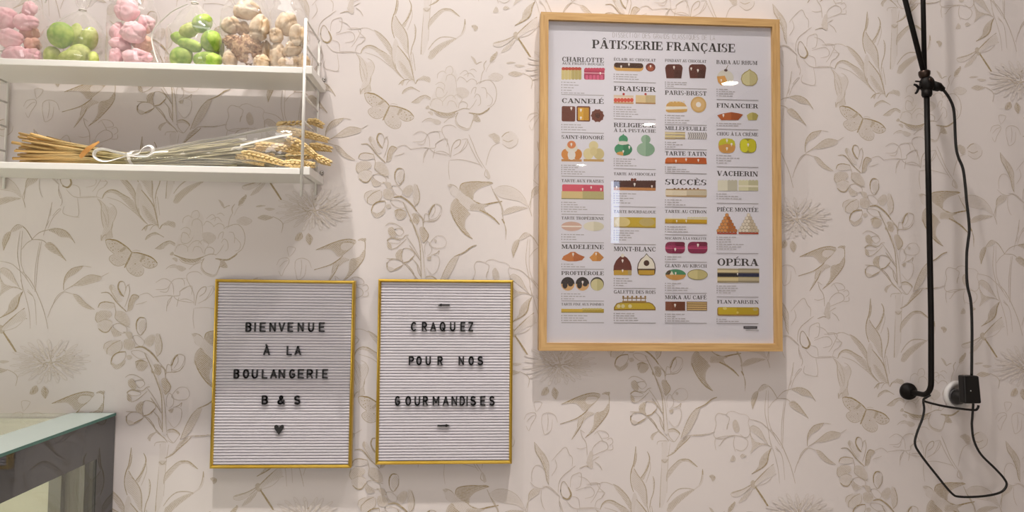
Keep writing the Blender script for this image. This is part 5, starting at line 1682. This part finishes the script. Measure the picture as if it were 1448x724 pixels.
# ------------------------------------------------------------------ wheat bouquet on the lower tray
straw = bpy.data.materials.new('dried_straw'); straw.use_nodes = True
nt = straw.node_tree; bs = nt.nodes['Principled BSDF']; at = nt.nodes.new('ShaderNodeAttribute'); at.attribute_name = 'along'
cr = nt.nodes.new('ShaderNodeValToRGB'); e = cr.color_ramp.elements; e[0].position = 0; e[0].color = srgb('c9a262'); e[1].position = 1; e[1].color = srgb('b5ad8c')
k = e.new(.22); k.color = srgb('e0bf80'); k = e.new(.36); k.color = srgb('bfae78'); k = e.new(.55); k.color = srgb('b3ac88')
oi = nt.nodes.new('ShaderNodeObjectInfo'); hs = nt.nodes.new('ShaderNodeHueSaturation'); mr = nt.nodes.new('ShaderNodeMapRange'); mr.inputs[3].default_value = .62; mr.inputs[4].default_value = 1.15
nt.links.new(at.outputs['Fac'], cr.inputs[0]); nt.links.new(cr.outputs[0], hs.inputs['Color']); nt.links.new(oi.outputs['Random'], mr.inputs[0]); nt.links.new(mr.outputs[0], hs.inputs['Value']); nt.links.new(hs.outputs[0], bs.inputs['Base Color'])
bs.inputs['Roughness'].default_value = .6
grain_m = mat('wheat_ear', 'efd8a4', .6, color2='dcbc7c', noise_amt=.2, noise_scale=120, bump=.3, bump_scale=300)
dry_leaf = mat('orange_dry_leaf', 'cf9a55', .6, color2='b9803e', noise_amt=.2, noise_scale=60)
satin = mat('white_satin', 'f2efea', .3)
EARS = [[(-0.3863, -0.07, 1.8213), (-0.378, -0.07, 1.8244), (-0.3372, -0.07, 1.8298)], [(-0.3305, -0.05, 1.8375), (-0.3176, -0.05, 1.8364), (-0.3031, -0.05, 1.8294)], [(-0.3809, -0.09, 1.8111), (-0.3321, -0.09, 1.8038), (-0.2844, -0.09, 1.7921)], [(-0.3228, -0.06, 1.7858), (-0.3057, -0.06, 1.7833), (-0.2828, -0.06, 1.7795)], [(-0.3547, -0.115, 1.788), (-0.3243, -0.115, 1.7719), (-0.3048, -0.115, 1.757)], [(-0.308, -0.1, 1.7597), (-0.2926, -0.1, 1.7502), (-0.2758, -0.1, 1.7442)], [(-0.4169, -0.11, 1.7735), (-0.3774, -0.11, 1.7717), (-0.3362, -0.11, 1.7642)], [(-0.4392, -0.12, 1.7557), (-0.4012, -0.12, 1.7483), (-0.363, -0.12, 1.738)], [(-0.3576, -0.12, 1.7382), (-0.3305, -0.12, 1.7374), (-0.3032, -0.12, 1.7359)], [(-0.453, -0.11, 1.7517), (-0.427, -0.11, 1.7453), (-0.4024, -0.11, 1.7389)], [(-0.3628, -0.09, 1.7561), (-0.3379, -0.09, 1.7581), (-0.3157, -0.09, 1.7586)], [(-0.38, -0.08, 1.7847), (-0.3631, -0.08, 1.7794), (-0.3419, -0.08, 1.7713)], [(-0.4362, -0.095, 1.7662), (-0.4169, -0.095, 1.7624), (-0.3892, -0.095, 1.756)]]
def wheat():
    ZS = 1.7272
    root = thing('wheat_bouquet', 'dried wheat sheaf tied with a white bow, lying on the lower tray', 'wheat', (-.652, -.08, ZS), None)
    rnd = random.Random(11); N = 92
    for i in range(N):
        if i < len(EARS): end = EARS[i][0]
        else: end = (rnd.uniform(-.46, -.36), rnd.uniform(-.12, -.04), rnd.uniform(ZS+.004, ZS+.062))
        # start fan: left cut end
        fz = rnd.random(); sx = rnd.uniform(-.884, -.852)+.018*fz; sy = rnd.uniform(-.122, -.045); sz = ZS+.004+.058*fz**.9
        ta = 2*math.pi*rnd.random(); tr = math.sqrt(rnd.random())
        tie = (-.652, -.085+.030*tr*math.cos(ta), ZS+.0165+.0135*tr*math.sin(ta))
        midl = (-.76, (sy*.5+tie[1]*.5), sz*.45+tie[2]*.55); midr = ((tie[0]+end[0])/2, (tie[1]+end[1])/2, (tie[2]+end[2])/2+rnd.uniform(-.002, .005))
        P = smooth_path([(sx, sy, sz), midl, tie, midr, end], 5); L = len(P)
        P = [(p[0], p[1], max(p[2], ZS+.0028)) for p in P]
        r0 = rnd.uniform(.0018, .0031)
        rad = [r0 if t < .3 else (r0*.55 if t > .5 else r0*(1-.45*(t-.3)/.2)) for t in np.linspace(0, 1, L)]
        b = MB(); b.tube(P, rad, 7, at=list(np.linspace(0, 1, L)))
        st = b.build('wheat_stem', straw, root, smooth=True, attr='along')
        if i < len(EARS):
            Q = smooth_path(EARS[i], 10); n = len(Q); b = MB()
            b.tube(Q, [.0012]*n, 6)
            T = [(Vector(Q[min(j+1, n-1)])-Vector(Q[max(j-1, 0)])).normalized() for j in range(n)]
            ln = sum((Vector(Q[j+1])-Vector(Q[j])).length for j in range(n-1)); cnt = int(ln/.0036)
            roll = rnd.uniform(-.5, .5)
            for g in range(cnt):
                f = g/max(1, cnt-1)*(n-1); j = min(int(f), n-2); p = Vector(Q[j]).lerp(Vector(Q[j+1]), f-j); t = T[j]
                yv = Vector((0, -1, 0)); u = (yv-t*yv.dot(t)).normalized(); v = t.cross(u)
                u, v = u*math.cos(roll)+v*math.sin(roll), v*math.cos(roll)-u*math.sin(roll)
                tp = 1-.45*(g/cnt)**2 if g > 2 else .75
                for sv, su in ((1, .35), (-1, .35), (.45 if g % 2 else -.45, .95), (1, -.7), (-1, -.7)):
                    off = (v*sv*.0056+u*su*.0044)*tp
                    zx = (t*1.0+(v*sv+u*su*.5)*.42).normalized(); xx = zx.orthogonal().normalized(); yy = zx.cross(xx)
                    M = Matrix((xx, yy, zx)).transposed()
                    b.sphere(p+off, (.0025*tp, .0027*tp, .0052*tp), 7, 5, M)
            for g in range(7):
                t = T[-1]; a = rnd.uniform(0, 6.28); u = t.orthogonal().normalized(); v = t.cross(u); q = Vector(Q[-1])-t*rnd.uniform(0, .012)
                b.tube([q, q+(t+(u*math.cos(a)+v*math.sin(a))*.3)*rnd.uniform(.006, .011)], [.0004, .0001], 4)
            for k_ in range(len(b.v)):
                if b.v[k_][2] < ZS+.0004: b.v[k_] = (b.v[k_][0], b.v[k_][1], ZS+.0004)
            b.build('wheat_ear', grain_m, st, smooth=True)
    bow = MB(); wv = (0, .003, .0068)
    lp1 = [(-.6523,-.127,1.7465),(-.6742,-.129,1.7508),(-.6962,-.131,1.7559),(-.7096,-.132,1.7528),(-.7133,-.131,1.7428),(-.7034,-.130,1.7345),(-.6898,-.129,1.7335),(-.6738,-.128,1.7385),(-.6604,-.127,1.7434),(-.6523,-.126,1.7459)]
    lp2 = [(-.6523,-.127,1.7465),(-.6333,-.129,1.7489),(-.6254,-.130,1.759),(-.6147,-.130,1.7649),(-.6063,-.130,1.7609),(-.6074,-.129,1.7509),(-.6195,-.128,1.7449),(-.6414,-.127,1.7461),(-.6523,-.126,1.7462)]
    tl = [(-.6509,-.129,1.7454),(-.6181,-.131,1.7439),(-.602,-.131,1.7519),(-.5775,-.13,1.7544)]
    for L_ in (lp1, lp2, tl):
        P = smooth_path(L_, 5); n = len(P); ws = []
        for j in range(n):
            t = (Vector(P[min(j+1, n-1)])-Vector(P[max(j-1, 0)])).normalized(); q = t.cross(Vector((0, 1, 0)))
            q = q.normalized() if q.length > .01 else Vector((0, 0, 1)); ws.append(tuple((q*.55+Vector((0, 1, 0))*.83).normalized()*.0072))
        bow.ribbon(P, ws, .0003)
    bow.sphere((-.6525, -.126, 1.7462), (.005, .004, .005), 12, 8)
    P = [(-.652+.001*math.sin(a*3), -.085+.041*math.cos(a), max(ZS+.0170+.0168*math.sin(a), ZS+.0006)) for a in np.linspace(0, 2*math.pi, 33)]
    bow.ribbon(P, (.006, 0, 0), .0004)
    bow.build('white_bow', satin, root, smooth=True)
    b = MB(); P = smooth_path([(-.7416, -.127, 1.7402), (-.725, -.130, 1.756), (-.7073, -.127, 1.7708)], 6)
    b.ribbon(P, [(q*.6, 0, -q*.8) for q in [.004+.006*math.sin(math.pi*min(t+.15, 1)) for t in np.linspace(0, 1, len(P))]], .0008); b.build('leaf_blade', dry_leaf, root)
    # clear sleeve around the ears half
    b = MB(); n = 36; m = 26
    for i in range(m+1):
        t = i/m; x = -.66+.315*t; h = .032+.050*min(1, t*1.15)**1.1+(.012*t); wd = .043
        for k_ in range(n):
            a = 2*math.pi*k_/n; c, s = math.cos(a), math.sin(a); w_ = noise.noise(Vector((x*40, c*2, s*2+3)))*.004*(.3+t)
            yy = max(min(-.083+(wd+w_)*math.copysign(abs(c)**.8, c), -.006), -.1285); zz = ZS+h/2+(h/2+w_)*s+.0002
            b.add([(x+.016*t*s+(.01*math.sin(3*a) if i == m else 0), yy, max(zz, ZS+.0002))], [])
    b.f = [(i*n+k_, i*n+(k_+1) % n, (i+1)*n+(k_+1) % n, (i+1)*n+k_) for i in range(m) for k_ in range(n)]; b.mi = [0]*len(b.f)
    b.build('clear_sleeve', film, root, smooth=True)
    b = MB(); P = [(-.4423, -.1295, 1.7695), (-.392, -.1315, 1.783), (-.3441, -.1295, 1.7942)]; b.ribbon(smooth_path(P, 5), (0, .0005, .0042), .0003); b.build('tape_strip', satin, root)
wheat()

# ------------------------------------------------------------------ glass display case, lower left
def case():
    X, ZT = -.7166, 1.2357; yb, yf, xl, z0 = -.012, -.72, -1.9, 0
    root = thing('display_case', 'dark framed glass display case standing at the lower left', 'display case', (-1.3, -.36, 0))
    pane = clear_mat('case_glass', 'eef1ec', .5, .02, .02, .05)
    darkg = mat('dark_printed_glass', '454547', .03, coat=.35, spec=.6)
    edge = mat('green_glass_edge', '4f7d74', .15); frost = mat('pale_frosted_glass', 'a0adaa', .25, spec=.6)
    cream = mat('cream_panel', 'ebe6d2', .6); post = mat('grey_profile', '8e8a82', .4, .2)
    b = MB(); b.box(xl, -.802, yf, yb, ZT-.005, ZT); b.box(-.802, X+.0006, yf, -.0045, ZT-.005, ZT, 1)
    b.box(X, X+.0012, yf, -.0045, ZT-.0056, ZT-.0003, 2); top = b.build('glass_top', [pane, frost, edge], root)
    # side pane with a printed dark border round a clear opening
    b = MB(); ya, yc, za, zc = yf+.075, -.0726, .50, 1.158; t = .006
    x0, x1 = X-t, X; zt = ZT-.0062
    b.box(x0, x1, yf, -.0045, zc, zt); b.box(x0, x1, yf, -.0045, .42, za); b.box(x0, x1, yc, -.0045, za, zc); b.box(x0, x1, yf, ya, za, zc)
    b.build('side_border', darkg, root)
    b = MB(); b.box(x0+.002, x1-.001, ya, yc, za, zc); b.build('side_pane', pane, root)
    b = MB(); b.box(xl, x0-.001, yf, yf+.006, .42, zt); b.build('front_pane', pane, root)
    b = MB(); b.box(xl, -.822, -.040, -.012, .42, zt-.004); b.build('back_panel', cream, root)
    b = MB(); b.box(-.820, -.796, -.046, -.012, .42, zt-.004); b.box(-.796, -.762, -.034, -.012, .42, zt-.004, 1); b.box(-.762, -.752, -.046, -.012, .42, zt-.004); b.box(-.752, x0-.001, -.030, -.012, .42, zt-.004, 1)  # strips cover the corner post and its reflection, both built as solids
    b.build('post_and_reflection', [post, mat('brown_grey_profile', '7a7266', .5)], root)
    b = MB(); b.box(xl, x0-.001, yf+.007, -.047, .80, .806); b.build('inner_shelf', pane, root)
    b = MB(); b.box(xl, X, yf, -.0045, 0, .419); b.build('base_cabinet', darkg, root, bevel=.003)
    b = MB(); b.box(xl, x0-.002, yf+.008, -.047, .42, .44); b.build('inner_deck', cream, root)
    b = MB(); b.box(xl, x0-.09, yf+.02, yf+.04, 1.20, 1.222); b.build('light_bar', mat('warm_led', 'fff6e6', .4, emit=34.0), root)
case()

# ------------------------------------------------------------------ black swivel wall lamp, its cable, plug and socket
def lamp():
    blk = mat('black_lacquer', '0a0808', .5, color2='120d0b', noise_amt=.2, noise_scale=30, spec=.2); brass = mat('worn_bronze', '3a2e28', .35, .8)
    root = thing('wall_lamp', 'black swivel arm wall lamp right of the framed poster', 'lamp', (.9716, 0, 1.283))
    b = MB(); b.lathe([(.0185, -.0006), (.0185, -.006), (.0165, -.011), (.010, -.0135), (.008, -.018), (.0001, -.018)], 32, 'Y', (.9716, 0, 1.2829)); b.build('wall_mount', blk, root, smooth=True)
    b = MB(); P = [(.9716, -.012, 1.2829), (.9718, -.03, 1.2829), (.9722, -.050, 1.2831)]
    P += [(.9727, -.050-.030*math.sin(a), 1.2831+.030*(1-math.cos(a))) for a in np.linspace(.2, math.pi/2, 7)]+[(.9746, -.08, 1.45), (.9735, -.08, 1.7), (.9724, -.08, 1.95)]
    b.tube(P, .0056, 14); b.build('lower_rod', blk, root, smooth=True)
    b = MB(); b.tube([(.9712, -.076, 1.955), (.9703, -.076, 2.128), (.9685, -.076, 2.46)], .0050, 12); b.build('upper_rod', blk, root, smooth=True)
    b = MB(); b.tube([(.9655, -.084, 1.963), (.9246, -.084, 2.1265), (.845, -.084, 2.445)], .0053, 12); b.build('upper_rod', blk, root, smooth=True)
    # swivel joint
    b = MB(); b.sphere((.9735, -.08, 1.945), (.0155, .014, .0185), 20, 14); b.lathe([(.0085, 1.918), (.0105, 1.922), (.0105, 1.932)], 18, 'Z', (.9728, -.08, 0))
    b.tube([(.985, -.08, 1.943), (1.000, -.08, 1.9395), (1.003, -.08, 1.939), (1.010, -.08, 1.9345)], [.0100, .0095, .0068, .0050], 16)
    b.build('swivel_joint', blk, root, smooth=True)
    b = MB(); b.lathe([(.006, 1.957), (.0095, 1.960), (.0115, 1.966), (.0118, 1.972), (.0095, 1.974)], 20, 'Z', (.9680, -.08, 0)); b.sphere((.9720, -.0935, 1.9510), (.0045, .003, .0045), 12, 8); b.build('collar', brass, root, smooth=True)
    b = MB(); b.tube([(.962, -.08, 1.938), (.953, -.081, 1.936)], .003, 10)
    b.tube([(.954, -.081, 1.937), (.949, -.081, 1.942), (.944, -.081, 1.9435)], [.0030, .0026, .0022], 10); b.tube([(.954, -.081, 1.935), (.950, -.081, 1.927), (.947, -.081, 1.924)], [.0030, .0026, .0022], 10)
    b.tube([(.962, -.08, 1.950), (.948, -.08, 1.9508)], .0018, 8)
    b.build('wing_nut', blk, root, smooth=True)
    cord = mat('black_cable', '100e0e', .5)
    b = MB(); P = smooth_path(CORD, 5); b.tube(P, .0029, 10); b.build('power_cord', cord, root, smooth=True)
    P2 = smooth_path([(1.0838, -.050, 1.266)]+CORD2+[(.9742, -.062, 1.2785), (.9735, -.074, 1.2845)], 5); b = MB(); b.tube(P2, .0024, 10); b.build('power_cord', cord, root, smooth=True)
    b = MB(); b.tube(smooth_path([(.9732, -.073, 1.2840)]+CORD3, 5), .0024, 10); b.build('power_cord', cord, root, smooth=True)
    # inline transformer block
    b = MB(); v = [(1.0574, 1.3240), (1.0920, 1.3240), (1.0968, 1.2655), (1.0594, 1.2650)]
    b.add([(x, -.0615, z) for x, z in v]+[(x, -.042, z) for x, z in v], [(0, 3, 2, 1), (4, 5, 6, 7), (0, 1, 5, 4), (1, 2, 6, 5), (2, 3, 7, 6), (3, 0, 4, 7)])
    blkbox = b.build('plug_block', mat('matte_black_plug', '0c0b0c', .5), root, bevel=.003)
    b = MB(); b.lathe([(.0012, -.0610), (.0012, -.0622), (.0002, -.0624)], 10, 'Y', (1.0725, 0, 1.2925)); b.build('indicator_light', mat('white_indicator', 'f4f4f4', .3), root)
    b = MB(); b.lathe([(.0140, -.0128), (.0150, -.015), (.0150, -.022), (.009, -.030), (.008, -.043)], 24, 'Y', (1.0765, 0, 1.2722)); b.build('round_plug', mat('black_rubber', '161415', .45), root, smooth=True)
    s = thing('wall_socket', 'round white wall socket behind the black plug', 'socket', (1.0853, 0, 1.2738))
    b = MB(); b.lathe([(.0325, -.0006), (.0325, -.005), (.031, -.0085), (.0285, -.010), (.024, -.0095), (.0225, -.0060), (.0001, -.0060)], 40, 'Y', (1.0853, 0, 1.2738)); b.build('socket_plate', mat('white_porcelain', 'dedcdc', .3), s, smooth=True)
    b = MB(); b.lathe([(.0175, -.0062), (.0175, -.0115), (.0165, -.0125)], 24, 'Y', (1.0775, 0, 1.2722)); b.build('socket_insert', mat('smoked_grey', '5c5a5c', .3), s)
CORD = [(1.0097, -0.08, 1.9341), (1.0256, -0.075, 1.9191), (1.0383, -0.07, 1.8992), (1.0446, -0.065, 1.8729), (1.0486, -0.06, 1.851), (1.0508, -0.0593, 1.8157), (1.0558, -0.0586, 1.7944), (1.0662, -0.0579, 1.7701), (1.0716, -0.0571, 1.7333), (1.0747, -0.0564, 1.6981), (1.0786, -0.0557, 1.6645), (1.0804, -0.055, 1.6354), (1.077, -0.0543, 1.6063), (1.0746, -0.0536, 1.5803), (1.0749, -0.0529, 1.5224), (1.0834, -0.0521, 1.4813), (1.0853, -0.0514, 1.4251), (1.0845, -0.0507, 1.3705), (1.0836, -0.05, 1.3235)]
CORD2 = [(1.0897, -0.045, 1.2612), (1.0872, -0.045, 1.2341), (1.0859, -0.045, 1.2155), (1.0897, -0.045, 1.1852), (1.1049, -0.045, 1.155), (1.1362, -0.045, 1.1246), (1.1564, -0.045, 1.1027), (1.1611, -0.045, 1.0883), (1.146, -0.045, 1.0736), (1.1056, -0.045, 1.066), (1.0567, -0.045, 1.0654), (1.0373, -0.045, 1.0738), (1.0039, -0.045, 1.1127), (0.9706, -0.045, 1.1544), (0.9583, -0.045, 1.1776), (0.9635, -0.045, 1.2017), (0.9751, -0.045, 1.2295), (0.9798, -0.045, 1.2504), (0.9782, -0.045, 1.2699)]
CORD3 = [(0.9715, -0.055, 1.2715), (0.9947, -0.055, 1.2637), (1.0334, -0.055, 1.2563), (1.0821, -0.055, 1.2508), (1.0919, -0.055, 1.2545), (1.094, -0.055, 1.261)]
lamp()
